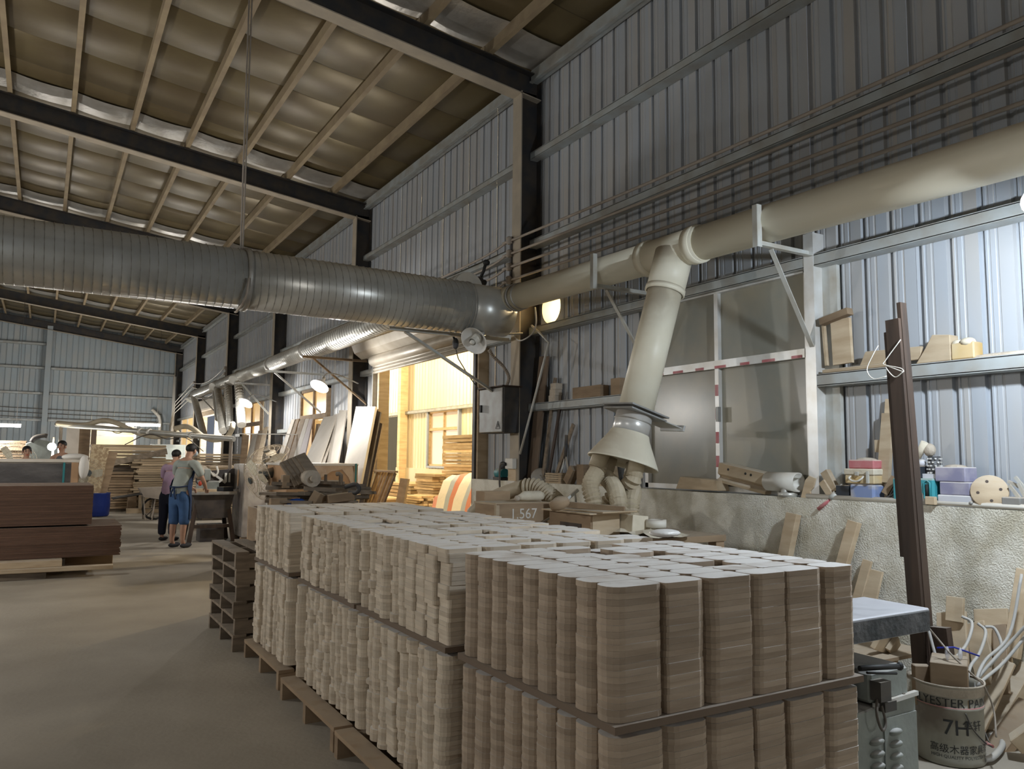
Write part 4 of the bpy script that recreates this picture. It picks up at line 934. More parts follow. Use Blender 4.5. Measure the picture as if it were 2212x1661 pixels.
obj('dust_heap', MB().ell((5.12, (5.1,2.576,2.18)[1], gz), (.05, .3, .025), 14, 6), 'cloth_dust', label='long dust drift on the girt right of the orange carton', cat='dust', kind='stuff')
# dark post lashed to the machine, with wire round its head
t = thing('dark_post', (4.35, 2.72, 0), 'tall dark brown timber post leaning beside the saw table, wire round its head', 'post')
P = lambda z, dy=0, dx=0: (4.35 + dx, 2.70 + .046 * z + dy, z)
obj('post_timber', MB().bar(P(0), P(2.37), .085, .07, (1, 0, 0)), 'wood_dark', t)
obj('post_batten', MB().bar(P(.0, -.035, .02), P(2.47, -.035, .02), .025, .06, (1, 0, 0)), 'wood_dark', t)
obj('post_side', MB().bar(P(.97, .06, .01), P(2.3, .052, .01), .03, .06, (1, 0, 0)), 'wood_dark', t)
obj('binding_wire', MB().tube(spline([P(2.24, -.05, -.04), P(2.13, .05, -.045), P(2.1, .06, -.05), P(2.07, -.04, -.05), P(2.05, -.05, -.05), P(2.09, .05, -.05), P(2.02, .0, -.05), P(2.05, -.06, -.05)], 5), .003, 6).tube(spline([P(2.03, .05, -.05), P(2.02, .13, -.06), P(2.08, .17, -.06), P(2.17, .12, -.06), P(2.22, .09, -.05)], 5), .003, 6), 'pvc_white', t)
obj('tied_rag', MB().ell(P(.32, 0, -.06), (.03, .07, .03), 10, 6).tube(spline([P(.31, -.06, -.06), P(.27, -.13, -.08), P(.2, -.15, -.09), P(.16, -.17, -.08)], 4), [.02] * 13, 6), 'cloth_dust', t)
obj('post_wedge', MB().bar(P(.0, -.13, .03), P(.6, -.1, .03), .1, .05, (1, 0, 0)), 'wood_dark', t)
# saw table and its cast base
t = thing('machine_table', (3.1, 2.35, 0), 'woodworking machine with a pale cast table, louvred cabinet and dark fittings', 'machine')
obj('table', MB().bb(2.66, 3.56, 2.18, 2.52, .745, .85), 'machine_top', t, bev=.006)
obj('table_skirt', MB().bb(2.67, 3.55, 2.176, 2.186, .75, .838), 'cast_dark', t)
obj('head_block', MB().bb(2.8, 3.03, 2.2, 2.45, .5, .745), 'cast_dark', t, bev=.01)
obj('gearbox', MB().bb(3.06, 3.33, 2.15, 2.55, .5, .63), 'machine_paint', t, bev=.012)
obj('cabinet', MB().prism([(2.7, 0), (3.385, 0), (3.378, .5), (3.1, .485), (2.7, .45)], (0, 2.15, 0), (1, 0, 0), (0, 0, 1), (0, .6, 0)), 'machine_paint', t, bev=.006)
obj('cover_rail', MB().bar((3.08, 2.145, .494), (3.378, 2.145, .506), .02, .018), 'aluminium', t)
obj('screw', MB().cyl((3.13, 2.15, .505), (3.13, 2.15, .512), .008, n=8), 'steel_dark', t); obj('screw', MB().cyl((3.29, 2.15, .508), (3.29, 2.15, .515), .008, n=8), 'steel_dark', t)
apn = obj('access_panel', MB().bb(3.14, 3.37, 2.143, 2.149, .05, .43), 'machine_paint', t)
for col_, zt_ in ((3.085, .345), (3.21, .365)):
    for k in range(7):
        z = zt_ - k * .05
        obj('louvre', MB().ell((col_, 2.146, z), (.042, .03, .016), 12, 6, (R(-20), 0, 0)), 'machine_paint', apn)
obj('lever', MB().tube([(2.98, 2.14, .66), (3.1, 2.12, .655), (3.2, 2.11, .648)], .012, 8).ell((3.21, 2.11, .647), (.018, .016, .018), 8, 6).tube([(3.0, 2.12, .645), (3.17, 2.1, .625)], .006, 6), 'rubber', t)
obj('limit_switch', MB().bb(3.06, 3.13, 2.1, 2.15, .52, .6).bb(3.1, 3.18, 2.11, 2.15, .47, .51), 'steel_dark', t)
obj('cable_loop', MB().tube(spline([(3.06, 2.12, .53), (3.03, 2.1, .47), (3.06, 2.1, .41), (3.1, 2.11, .43), (3.09, 2.12, .5)], 5), .006, 6), 'cable_dark', t)
# paint bucket full of offcuts
B0 = V3((4.13, 2.45, 0)); BR = .165; BH = .39
t = thing('paint_bucket', B0, 'battered steel paint bucket of offcuts at the lower right', 'bucket')
bw = obj('bucket_wall', MB().lathe([(.001, .012), (.155, .012), (.158, 0), (.165, .01), (.16, .03), (.16, .27), (.166, .275), (.166, .285), (.161, .29), (.162, BH - .06), (.166, BH - .055), (.166, BH - .01), (.172, BH), (.166, BH - .002), (.156, BH - .03), (.154, .05)], B0, (0, 0, 1), 40), 'bucket', t)
obj('bucket_rim', MB().lathe([(.1665, BH - .05), (.1675, BH - .05), (.1675, BH - .005), (.173, BH), (.173, BH + .008), (.165, BH + .006)], B0, (0, 0, 1), 40), 'cloth_dust', t)
hw = MB().tube(spline([B0 + V3((-.09, -.14, .27)), B0 + V3((-.07, -.16, .2)), B0 + V3((.0, -.175, .13)), B0 + V3((.08, -.172, .09)), B0 + V3((.13, -.125, .1)), B0 + V3((.16, -.06, .2)), B0 + V3((.165, -.02, .25))], 6), .004, 6)
whd = obj('wire_handle', hw, 'steel_dark', t)
obj('grip', MB().cyl(B0 + V3((.02, -.176, .12)), B0 + V3((.09, -.168, .088)), .008, n=8), 'box_red', whd)
def curved(body, a0, z, size, r, name, parent, mt='ink', squash=1):
    cu = bpy.data.curves.new(name, 'FONT'); cu.body = body; cu.size = size; cu.align_x = 'CENTER'; cu.align_y = 'CENTER'; cu.resolution_u = 2
    o = bpy.data.objects.new(name, cu); COL.objects.link(o); dg = bpy.context.evaluated_depsgraph_get(); dg.update()
    me = bpy.data.meshes.new_from_object(o.evaluated_get(dg)); bpy.data.objects.remove(o)
    for v in me.vertices:
        a = a0 + v.co.x * squash / r; v.co = (r * math.cos(a), r * math.sin(a), z + v.co.y)
    me.materials.clear(); me.materials.append(MATS[mt]); o = bpy.data.objects.new(name, me); COL.objects.link(o); o.parent = parent; return o
FA = -2.62           # the side turned to the hall's front
curved('POLYESTER PAINT', FA + .1, .312, .062, .1645, 'lettering', bw)
curved('\u9ad8\u7ea7\u6728\u5668\u5bb6\u5177\u6f06', FA + .42, .085, .046, .1625, 'lettering', bw)
curved('HIGH QUALITY POLYESTER PAINT', FA + .5, .05, .022, .1625, 'lettering', bw)
curved('\u534e\u8f69', FA + .72, .2, .055, .1625, 'lettering', bw)
curved('7H', FA + .22, .19, .105, .1625, 'emblem', bw)
obj('bucket_band', MB().lathe([(.1636, .282), (.1642, .282), (.1642, .292), (.1636, .292)], B0, (0, 0, 1), 40), 'box_red', t)
for k, (c, d, rz) in enumerate([((-.01, -.02, .41), (.23, .17, .22), .5), ((.09, .07, .40), (.07, .07, .2), .2), ((-.1, .08, .38), (.05, .08, .2), .9)]):
    obj('bucket_block', MB().box(B0 + V3(c) - V3((0, 0, .02)), d, (0, 0, rz)), 'wood_mid', label=['big dusty wood block standing in the bucket under the goggles', 'smaller wood block at the back of the bucket', 'narrow wood block at the left of the bucket'][k], cat='block', bev=.004)
g0 = B0 + V3((-.01, -.03, .5))
t = thing('safety_goggles', g0, 'clear safety goggles with blue temples on the block in the bucket', 'goggles')
obj('lens', MB().ell(g0 + V3((-.03, .0, .035)), (.035, .012, .035), 12, 8, (0, 0, .5)).ell(g0 + V3((.035, -.03, .03)), (.035, .012, .033), 12, 8, (0, 0, .5)), 'goggle', t)
obj('temple', MB().tube([g0 + V3((-.07, .03, .06)), g0 + V3((.0, -.02, .065)), g0 + V3((.12, -.08, .02))], .005, 6), 'goggle_blue', t)
# boards leaning on the concrete wall
def lean(name, p0, p1, w, th, mt, label, cat='board', grp=None): return obj(name, MB().bar(p0, p1, w, th, (1, 0, 0)), mt, label=label, cat=cat, group=grp, bev=.003)
lean('leaning_board', (4.72, 4.2, .0), (4.955, 4.085, 1.12), .1, .06, 'wood_pale', 'square timber with a tenon leaning on the concrete wall, left of the others')
lean('leaning_board', (4.72, 3.78, .0), (4.955, 3.56, 1.1), .085, .05, 'wood_pale', 'tallest pale board leaning on the concrete wall behind the nearest stack')
lean('leaning_board', (4.78, 3.78, .0), (4.965, 3.66, .86), .09, .02, 'wood_mid', 'darker short board leaning left of the tallest pale board')
lean('leaning_board', (4.76, 3.62, .0), (4.96, 3.47, .84), .07, .02, 'wood_pale', 'thin board leaning right of the tallest pale board')
lean('leaning_board', (4.74, 3.5, .0), (4.96, 3.42, .78), .13, .02, 'wood_pale', 'short wide board with a broken top leaning above the saw table')
for k, (a, b, w, mt, lab) in enumerate([
    ((4.75,2.777,0.143), (4.93,2.88,0.59), .19, 'wood_pale', 'wide drilled board leaning behind the bucket'),
    ((4.8,2.604,0.232), (4.92,2.735,0.552), .13, 'wood_pale', 'second wide board leaning behind the bucket'),
    ((4.86,2.592,0.332), (4.95,2.651,0.646), .2, 'wood_pale', 'broad cut board leaning behind the grey cables'),
    ((4.7,2.473,0.228), (4.9,2.575,0.57), .08, 'wood_mid', 'narrow streaked board leaning behind the cables'),
    ((4.84,2.488,0.41), (4.95,2.444,0.905), .08, 'wood_pale', 'slanted pale timber leaning at the right edge'),
    ((4.42, 2.5, 0), (4.72,2.44,0.409), .07, 'wood_pale', 'stubby square timber propped right of the bucket'),
    ((4.8,3.002,0.079), (4.93,3.03,0.368), .1, 'wood_pale', 'short board hidden behind the dark post')]):
    lean('leaning_board', a, b, w, .022 if k != 4 else .05, mt, lab)
obj('wood_tag', MB().box((4.88,2.827,0.62), (.03, .1, .15), (0, R(12), R(8))), 'wood_pale', label='small square board hung over the drilled board behind the bucket', cat='board', bev=.003)
for k, (a, b, w, h, mt, lab) in enumerate([
    ((4.61,2.5,0.03), (4.94,2.44,0.36), .09, .06, 'wood_pale', 'drilled square timber slanting out of the lower right corner'),
    ((4.48,2.41,-0.03), (4.69,2.32,0.22), .14, .05, 'wood_mid', 'broad offcut on the floor at the lower right corner'),
    ((4.41,2.27,0.07), (4.48,2.15,0.2), .12, .08, 'wood_pale', 'nearest timber stub on the floor at the lower right corner'),
    ((4.93,2.59,0.17), (5.18,2.57,0.6), .07, .07, 'wood_dark', 'dark timber in shadow at the lower right edge')]):
    obj('floor_timber', MB().bar(a, b, w, h), mt, label=lab, cat='timber', bev=.004)
CN = lambda q: [V3((0, 0, 1.52)) + (V3(v) - V3((0, 0, 1.52))) * .93 for v in q]
for k, pts in enumerate([[(4.66,2.88,0.56), (4.6,2.77,0.32), (4.58,2.67,0.29), (4.55,2.62,0.29)],
                         [(4.85,2.77,0.59), (4.85,2.71,0.56), (4.73,2.68,0.46), (4.57,2.67,0.38), (4.45,2.63,0.3)],
                         [(4.93,2.72,0.55), (4.92,2.67,0.51), (4.79,2.64,0.41), (4.65,2.62,0.35), (4.53,2.58,0.27)],
                         [(5.14,2.56,0.85), (4.99,2.57,0.51), (4.78,2.6,0.38), (4.63,2.57,0.31), (4.58,2.56,0.22)],
                         [(4.93,2.42,0.62), (4.89,2.52,0.48), (4.73,2.57,0.35), (4.61,2.59,0.26)],
                         [(4.99,2.45,0.56), (4.82,2.52,0.38), (4.6,2.53,0.3), (4.58,2.55,0.25)],
                         [(5.02,2.73,0.52), (5.06,2.69,0.51), (5.01,2.63,0.41), (4.85,2.62,0.33)]]):
    obj('power_cable', MB().tube(spline(CN(pts), 6), .0085, 8), 'cable_grey', label='thick grey cable looping behind the bucket, ' + ['leftmost loop', 'loop over the drilled board', 'third loop', 'tall one rising at the right', 'upper slanting run', 'lower slanting run', 'small rear loop'][k], cat='cable', group='grey cables behind the bucket')
obj('cord', MB().tube(spline([(4.03,2.49,0.67), (4.09,2.46,0.59), (4.06,2.37,0.53), (4.11,2.29,0.44), (4.18,2.29,0.39), (4.24,2.28,0.27), (4.16,2.23,0.16)], 6), .005, 6), 'conduit_dusty', label='thin tan cord running from the table corner over the bucket', cat='cord')
obj('floor_hose', MB().tube(spline([(4.535,2.472,0.03), (4.669,2.481,0.03), (4.454,2.358,0.03), (4.24,2.294,0.03), (4.166,2.3,0.03)], 6), .016, 8), 'cable_grey', label='short grey hose curled on the floor right of the bucket', cat='hose')
for k, (c, d, rot, lab) in enumerate([((4.3,2.93,0.47), (.16, .03, .12), (.4, .3, .2), 'pale carved offcut under the saw table'), ((4.4,2.93,0.43), (.14, .03, .1), (.5, .5, .5), 'drilled offcut under the saw table, right of the carved one')]):
    obj('wood_offcut', MB().box(c, d, rot), 'wood_pale', label=lab, cat='offcut', bev=.003)
t = thing('offcut_shelf', (4.3, 3.1, 0), 'low sloping plywood shelf behind the saw table holding offcuts', 'shelf')
obj('shelf_board', MB().box((4.3, 3.15, .385), (.7, .6, .02), (0, 0, 0)), 'wood_mid', t)
for a in ((4.0, 3.0), (4.5, 3.0), (4.0, 3.4), (4.5, 3.4)): obj('leg', MB().bb(a[0] - .02, a[0] + .02, a[1] - .02, a[1] + .02, 0, .375), 'wood_mid', t)
# bench behind the stacks
t = thing('work_bench', (3.5, 4.9, 0), 'low dusty work bench behind the pallet stacks', 'bench')
obj('bench_top', MB().bb(2.85, 4.35, 4.2, 6.3, .93, .975), 'wood_mid', t)
for a in ((2.9, 4.25), (4.3, 4.25), (2.9, 6.25), (4.3, 6.25)): obj('leg', MB().bb(a[0] - .04, a[0] + .04, a[1] - .04, a[1] + .04, 0, .93), 'wood_mid', t)
BT = .975
t = thing('wooden_box', (3.35, 5.55, BT), 'closed wooden box chalked 1.567 on the bench behind the stacks', 'box')
obj('box_front', MB().bb(3.09, 3.6, 5.4, 5.42, BT, 1.16), 'wood_mid', t)
obj('box_body', MB().bb(3.09, 3.62, 5.42, 5.76, BT, 1.15), 'wood_mid', t, bev=.004)
obj('box_lid', MB().bb(3.085, 3.61, 5.4, 5.77, 1.15, 1.165), 'wood_pale', t)
obj('corner_post', MB().bb(3.08, 3.11, 5.39, 5.42, BT, 1.15), 'wood_pale', t)
text('1.567', (3.34, 5.398, 1.075), (1, 0, 0), (0, 0, 1), .115, 'chalk', t)
obj('wood_offcut', MB().bb(3.2, 3.45, 5.8, 5.95, BT, 1.24), 'wood_mid', label='brown box end standing behind the chalked box', cat='offcut')
t = thing('cloth_bundle', (3.5, 5.5, 1.165), 'tied roll of dusty cloth lying on the chalked box', 'cloth')
obj('roll', MB().tube([(3.36, 5.52, 1.2), (3.39, 5.52, 1.205), (3.42, 5.52, 1.213), (3.57, 5.52, 1.213), (3.6, 5.52, 1.21)], [.02, .028, .04, .042, .03], 12), 'paper', t)
obj('knot', MB().ell((3.345, 5.51, 1.195), (.025, .025, .025), 8, 6), 'cloth_dust', t)
t = thing('toggle_clamp', (3.62, 5.3, BT), 'grey toggle clamp bolted to a wood block in front of the chalked box', 'clamp')
obj('block', MB().bb(3.53, 3.72, 5.2, 5.34, BT, 1.03), 'wood_pale', t)
tbk = obj('bracket', MB().prism([(-.05, 0), (.05, 0), (.05, .08), (.065, .11), (.06, .17), (-.05, .17), (-.05, .06)], (3.6, 5.27, 1.03), (1, 0, 0), (0, 0, 1), (0, .012, 0)), 'steel_white', t)
obj('arm', MB().bar((3.63, 5.26, 1.17), (3.76, 5.24, 1.27), .02, .025), 'steel_white', t)
obj('plunger', MB().cyl((3.73, 5.24, 1.25), (3.74, 5.24, 1.17), .008, n=8), 'steel_white', t)
obj('handle', MB().bar((3.56, 5.26, 1.08), (3.42, 5.24, 1.02), .012, .014), 'steel_white', t)
for k, z in enumerate((.07, .1, .14)): obj('bolt', MB().cyl((3.59 + .02 * (k % 2), 5.27, 1.03 + z), (3.59 + .02 * (k % 2), 5.262, 1.03 + z), .007, n=8), 'steel_dark', tbk)
t = thing('floor_hose', (3.6, 5.9, BT), 'fat ribbed hose arching over the bench behind the chalked box', 'hose')
obj('hose_ribbed', corr(MB(), [(3.63,5.87,1.27), (3.7,5.77,1.27), (3.74,5.64,1.21), (3.75,5.52,1.15)], .07, .034, 18, .01), 'hose_pvc', t)
obj('hose_taped', MB().tube(spline([(3.38,6.34,1.01), (3.44,6.24,1.11), (3.55,6.1,1.2), (3.64,5.88,1.27)], 5), .068, 16), 'hose_pvc', t)
obj('hose_taped', MB().tube(spline([(3.75,5.52,1.16), (3.76,5.46,1.12), (3.76,5.41,1.06)], 4), [.068] * 9, 16), 'paper', t)
t = thing('plywood_box', (3.55, 4.8, BT), 'plywood box with a hand hole on the bench, papers piled on it', 'box')
obj('box_side', MB().bb(3.39, 3.405, 4.57, 5.1, BT, 1.13), 'wood_mid', t); obj('box_end', MB().bb(3.405, 3.65, 4.565, 4.58, BT, 1.125), 'wood_pale', t)
obj('box_body', MB().bb(3.405, 3.65, 4.585, 5.1, BT, 1.12), 'wood_mid', t)
obj('hand_hole', MB().bb(3.386, 3.39, 4.68, 4.95, .99, 1.05), 'wood_dark', t)
for k, (x0, x1, y0, y1, z, lab) in enumerate([(3.33, 3.7, 4.5, 5.12, 1.132, 'thin dusty plywood sheet on the plywood box'), (3.38, 3.72, 4.46, 4.9, 1.145, 'second thin sheet lying askew on the plywood box')]):
    obj('thin_sheet', MB().box(((x0 + x1) / 2, (y0 + y1) / 2, z), (x1 - x0, y1 - y0, .01), (0, 0, .1 * k)), 'wood_pale', label=lab, cat='sheet')
obj('wood_strip', MB().bar((3.39,4.86,1.18), (3.63,4.48,1.16), .03, .045), 'wood_mid', label='dark edged strip of wood lying on the thin sheets', cat='strip', bev=.003)
obj('roof_sheet', MB().tube(spline([(3.2,4.8,1.17), (3.24,4.77,1.19), (3.32,4.78,1.21)], 3), [.03, .04, .045, .05, .05, .045, .04], 10), 'wood_mid', label='rolled sheet lying between the clamp and the strip', cat='roll')
pk = MB(); obj('paper_pack', MB().box((3.74, 4.55, 1.05), (.16, .2, .13), (0, .1, .1)), 'paper', label='pale strapped pack of strips right of the plywood box', cat='pack', bev=.004)
obj('tape_roll', MB().lathe([(.045, 0), (.075, 0), (.075, .055), (.045, .055), (.045, 0)], (3.87, 4.42, 1.03), (0, 0, 1), 24), 'pvc_white', label='white roll of tape on a crumpled sheet behind the nearest stack', cat='tape')
cr = MB(); rr = random.Random(4); g = [(3.55 + .42 * i / 6, 4.1 + .42 * j / 5, .985 + rr.uniform(0, .045)) for j in range(6) for i in range(7)]
cr.add(g, [(j * 7 + i, j * 7 + i + 1, (j + 1) * 7 + i + 1, (j + 1) * 7 + i) for j in range(5) for i in range(6)])
obj('crumpled_sheet', cr, 'paper', label='crumpled sheet of packing paper under the tape roll', cat='paper')
obj('film_scrap', MB().ell((2.62, 2.93, 1.165), (.09, .06, .02), 10, 6), 'white_film', label='scrap of white plastic film on the back edge of the stacks', cat='film')

# ================================================================ FAR LEFT AND MIDDLE OF THE HALL
rb = random.Random(12)
def boards(parent, x0, x1, y0, y1, z0, z1, th, mt, name, endj=.03, sidej=.01, rows=1, axis='x'):
    n = int((z1 - z0) / th)
    for k in range(n):
        for q in range(rows):
            u0, u1, v0, v1 = (x0, x1, y0, y1) if axis == 'x' else (y0, y1, x0, x1)
            w = (v1 - v0) / rows; e0, e1, s = rb.uniform(-endj, endj), rb.uniform(-endj, endj), rb.uniform(-sidej, sidej)
            a, b, c, d = u0 + e0, u1 + e1, v0 + w * q + s + .004, v0 + w * (q + 1) + s - .004
            bx = (a, b, c, d) if axis == 'x' else (c, d, a, b)
            obj(name, MB().bb(*bx, z0 + k * th, z0 + k * th + th * (.93 if endj < .015 else rb.uniform(.72, .95))), mt, parent)
# brown fibreboard stacks on bearers
obj('bearer_plank', MB().bb(-1.6, .32, 11.62, 11.8, .0, .2), 'wood_grey', label='grey timber block under the brown board stacks at the left edge', cat='timber', bev=.004)
obj('bearer_plank', MB().bb(-1.6, .9, 12.1, 12.25, .0, .2), 'wood_mid', label='tan bearer under the right end of the lower brown stack', cat='timber', bev=.004)
obj('bearer_plank', MB().bar((-1.8, 11.38, .115), (.84, 11.2, .115), .14, .05), 'wood_pale', label='long pale plank on the floor blocks before the brown stacks', cat='plank', bev=.004)
obj('floor_block', MB().bb(-1.5, .12, 11.25, 11.45, 0, .088), 'wood_grey', label='low grey block on the floor under the long pale plank', cat='timber', bev=.004)
obj('bearer_plank', MB().bb(-1.7, .28, 11.25, 11.5, .1405, .22), 'wood_pale', label='short pale board lying on the long pale plank, at the left edge', cat='plank', bev=.004)
t = thing('board_stack', (-.4, 12.05, .2), 'lower stack of dark brown fibreboard sheets with a ragged right end', 'board stack', 'brown fibreboard stacks')
boards(t, -1.5, .93, 11.45, 12.67, .225, .62, .0165, 'mdf_brown', 'fibreboard_sheet', .012, .004)
t = thing('board_stack', (-.8, 12.05, .62), 'upper neater stack of brown fibreboard sheets', 'board stack', 'brown fibreboard stacks')
boards(t, -1.85, .59, 11.5, 12.72, .625, 1.12, .0165, 'mdf_brown', 'fibreboard_sheet', .003, .002)
# dark wrapped pack behind them
t = thing('wrapped_pack', (-.7, 15.5, 0), 'long pack wrapped in dark plastic film with a pale top, behind the brown stacks', 'pack')
obj('pack_body', MB().bb(-2.0, .5, 14.95, 16.1, .1, 1.38), 'film_dark', t, bev=.02)
obj('top_board', MB().bb(-2.0, .56, 14.93, 16.12, 1.38, 1.43), 'board_white', t, bev=.006)
obj('corner_guard', MB().bb(.42, .52, 14.93, 14.96, .1, 1.38), 'carton', t); obj('corner_guard', MB().bb(.5, .53, 14.94, 15.1, .1, 1.38), 'carton', t)
for x in (-1.6, .1): obj('skid', MB().bb(x - .05, x + .05, 14.95, 16.1, 0, .1), 'wood_mid', t)
obj('strap', MB().bb(.3, .33, 14.935, 14.95, .1, 1.38), 'box_green', t)
obj('white_sack', MB().ell((.47, 15.1, 1.47), (.2, .16, .06), 14, 8).ell((.6, 14.95, 1.3), (.08, .1, .2), 10, 8), 'sack_white', label='white sack drooping over the right end of the dark wrapped pack', cat='sack')
# half barrel holding tall boards
t = thing('blue_barrel', (1.22, 21.9, 0), 'blue plastic half barrel standing beside the brown stacks', 'barrel')
obj('barrel_body', MB().lathe([(.001, .01), (.25, .01), (.27, .04), (.285, .28), (.275, .55), (.285, .58), (.265, .58), (.255, .04)], (1.22, 21.9, 0), (0, 0, 1), 24), 'barrel_blue', t)
for k, (dx, dy, w, th, mt, lab) in enumerate([(-.12, -.05, .26, .03, 'osb', 'pale chipboard strip standing in the blue half barrel'), (.03, -.02, .12, .1, 'osb', 'rough edged pack of chipboard in the blue half barrel'), (.16, .05, .2, .03, 'wood_mid', 'brown board behind the chipboard in the blue half barrel')]):
    obj('tall_board', MB().bar((1.12 + dx * .6, 21.9 + dy, .05), (1.33 + dx * 1.3, 22.3 + dy, 1.76 - .09 * k), w, th, (0, 1, 0)), mt, label=lab, cat='board')
# timber piles behind the men
def pile(name, label, x0, x1, y0, y1, z1, seed, mt='wood_mid', rows=3, axis='x', th=.05, ej=.16, z0=.08):
    t = thing(name, ((x0 + x1) / 2, (y0 + y1) / 2, 0), label, 'timber pile', 'timber piles at the back')
    for q in (0, 1): obj('bearer', MB().bb(x0, x1, y0 + (y1 - y0) * (.15 + .6 * q), y0 + (y1 - y0) * (.25 + .6 * q), z0 - .08, z0), 'wood_grey', t)
    boards(t, x0, x1, y0, y1, z0, z1, th, mt, 'plank', ej, .035, rows, axis); return t
pile('timber_pile', 'ragged pile of pale planks behind the wheelbarrow', 2.2, 2.95, 23.4, 24.2, 1.45, 1, 'wood_pale_x', 2, 'x', .06, .14)
pile('timber_pile', 'low dark pile of rough planks left of the ragged pale pile', 1.5, 2.15, 23.5, 24.1, 1.1, 2, 'wood_mid', 2, 'x', .07, .1)
t = pile('timber_pile', 'pile of thick planks carrying the long wood panel', 1.2, 3.05, 24.5, 25.3, 1.34, 3, 'wood_grey', 1, 'x', .09, .04)
t = thing('plank_stack', (2.1, 24.9, 1.36), 'long brown plank stack lying on top of the timber behind the men', 'panel')
boards(t, 1.15, 3.03, 24.5, 25.3, 1.365, 1.9, .09, 'wood_pale_x', 'panel_board', .02, .004)
obj('cut_block', MB().bb(2.0, 2.2, 23.05, 23.3, 0, .5), 'wood_mid', label='upright brown block beside the wheelbarrow handle', cat='block')
obj('cut_block', MB().bb(2.25, 2.5, 22.9, 23.15, .12, .52), 'wood_pale', label='pale square block end behind the wheelbarrow tray', cat='block')
obj('floor_timber', MB().bb(1.95, 2.85, 22.7, 22.9, 0, .12), 'wood_pale', label='pale squared timber on the floor before the far piles', cat='timber')
obj('leaning_plank', MB().bar((1.35, 24.35, 1.2), (2.95, 23.6, 1.62), .05, .16), 'wood_grey', label='long dark plank slanting across the front of the wood panel', cat='plank')
pile('timber_pile', 'tall pile of long planks under the glaring far doorway', 3.5, 4.75, 22.3, 23.2, 1.6, 4, 'wood_pale_x', 2, 'x', .075, .06)
pile('timber_pile', 'low pile of planks behind the saw table', 3.3, 4.6, 19.6, 20.4, 1.3, 5, 'wood_pale_x', 2, 'x', .06, .12)
pile('timber_pile', 'wide stack of short boards at the left edge, far back', -2.6, -.5, 30.6, 31.6, 1.98, 6, 'wood_mid', 4, 'x', .11, .02)
pile('timber_pile', 'small heap of planks between the man and the doorway', 3.0, 3.4, 21.2, 21.8, 1.42, 7, 'wood_pale_x', 2, 'x', .06, .1)
t = thing('green_machine', (-.1, 30.4, 0), 'grey green machine with a curved hood behind the smiling man', 'machine')
obj('housing', MB().prism([(-.45, 0), (.38, 0), (.38, 1.9), (-.1, 2.0), (-.45, 1.85)], (-.05, 30.3, 0), (1, 0, 0), (0, 0, 1), (0, .7, 0)), 'machine_paint', t, bev=.02)
obj('hood_arm', MB().tube(spline([(-.35, 30.3, 1.9), (-.25, 30.3, 2.05), (0, 30.3, 2.12), (.1, 30.3, 2.1)], 4), .07, 8), 'steel_dark', t)
for k, (x0, x1, z1, y, mt, lab) in enumerate([(.64, 1.15, 2.5, 29.9, 'board_white', 'pale partition panel behind the bare-armed man'), (1.0, 1.32, 2.42, 29.5, 'wood_mid', 'brown partition panel right of the pale one'), (1.34, 1.5, 2.4, 29.4, 'plywood_dark', 'narrow dark partition panel next to the brown one')]):
    obj('partition_panel', MB().bb(x0, x1, y, y + .04, 0, z1), mt, label=lab, cat='panel')
obj('grey_cabinet', MB().bb(3.35, 4.5, 31.0, 31.5, 0, 1.9), 'machine_paint', label='pale green cabinet under the far tube light', cat='cabinet', bev=.01)
# suction tube with hoses wound round it
a, b = V3((0.26,23.15,2.27)), V3((3.76,18.76,1.9))
t = thing('suction_tube', a, 'long metal suction tube carried across the hall behind the men', 'tube')
obj('tube_run', MB().cyl(a, b, .062, n=12), 'galv', t)
for f in (.03, .985): obj('upright', MB().cyl((a.lerp(b, f).x, a.lerp(b, f).y, 0), a.lerp(b, f), .04, n=8), 'conduit_dusty', t)
for f in (.5, .55, .78): obj('tie', band(MB(), a.lerp(b, f), b - a, .062, .06, .02, 12), 'pvc_white', t)
obj('suction_hose', MB().tube(spline([(0.28,23.02,2.3), (0.84,22.46,2.25), (1.24,21.97,2.36), (1.55,21.56,2.28), (1.89,21.15,2.08), (2.26,20.71,1.96), (2.55,20.41,1.99), (2.75,20.17,2.05)], 6), .062, 12), 'hose_pvc', label='pale hose snaking round the left half of the suction tube', cat='hose')
obj('suction_hose', MB().tube(spline([(2.68,20.2,2.15), (2.87,19.97,2.2), (3.03,19.76,2.13), (3.2,19.56,1.97), (3.42,19.32,1.88), (3.64,19.07,1.94), (3.76,19.09,2.12), (3.82,19.28,2.27)], 6), .062, 12), 'hose_pvc', label='pale hose looping at the right end of the suction tube', cat='hose')
obj('drooping_wire', MB().tube(sag((1.47,22.45,2.13), (1.82,22.23,2.2), .1, 6), .012, 5), 'cable_dark', label='dark cord drooping before the lit far doorway', cat='cord')
obj('drooping_wire', MB().tube(spline([(1.7,21.18,1.76), (2.15,20.65,2.01), (2.52,20.32,1.9), (2.89,19.99,1.93), (3.26,19.68,1.61)], 5), .012, 5), 'cable_dark', label='dark cord looping below the suction tube', cat='cord')
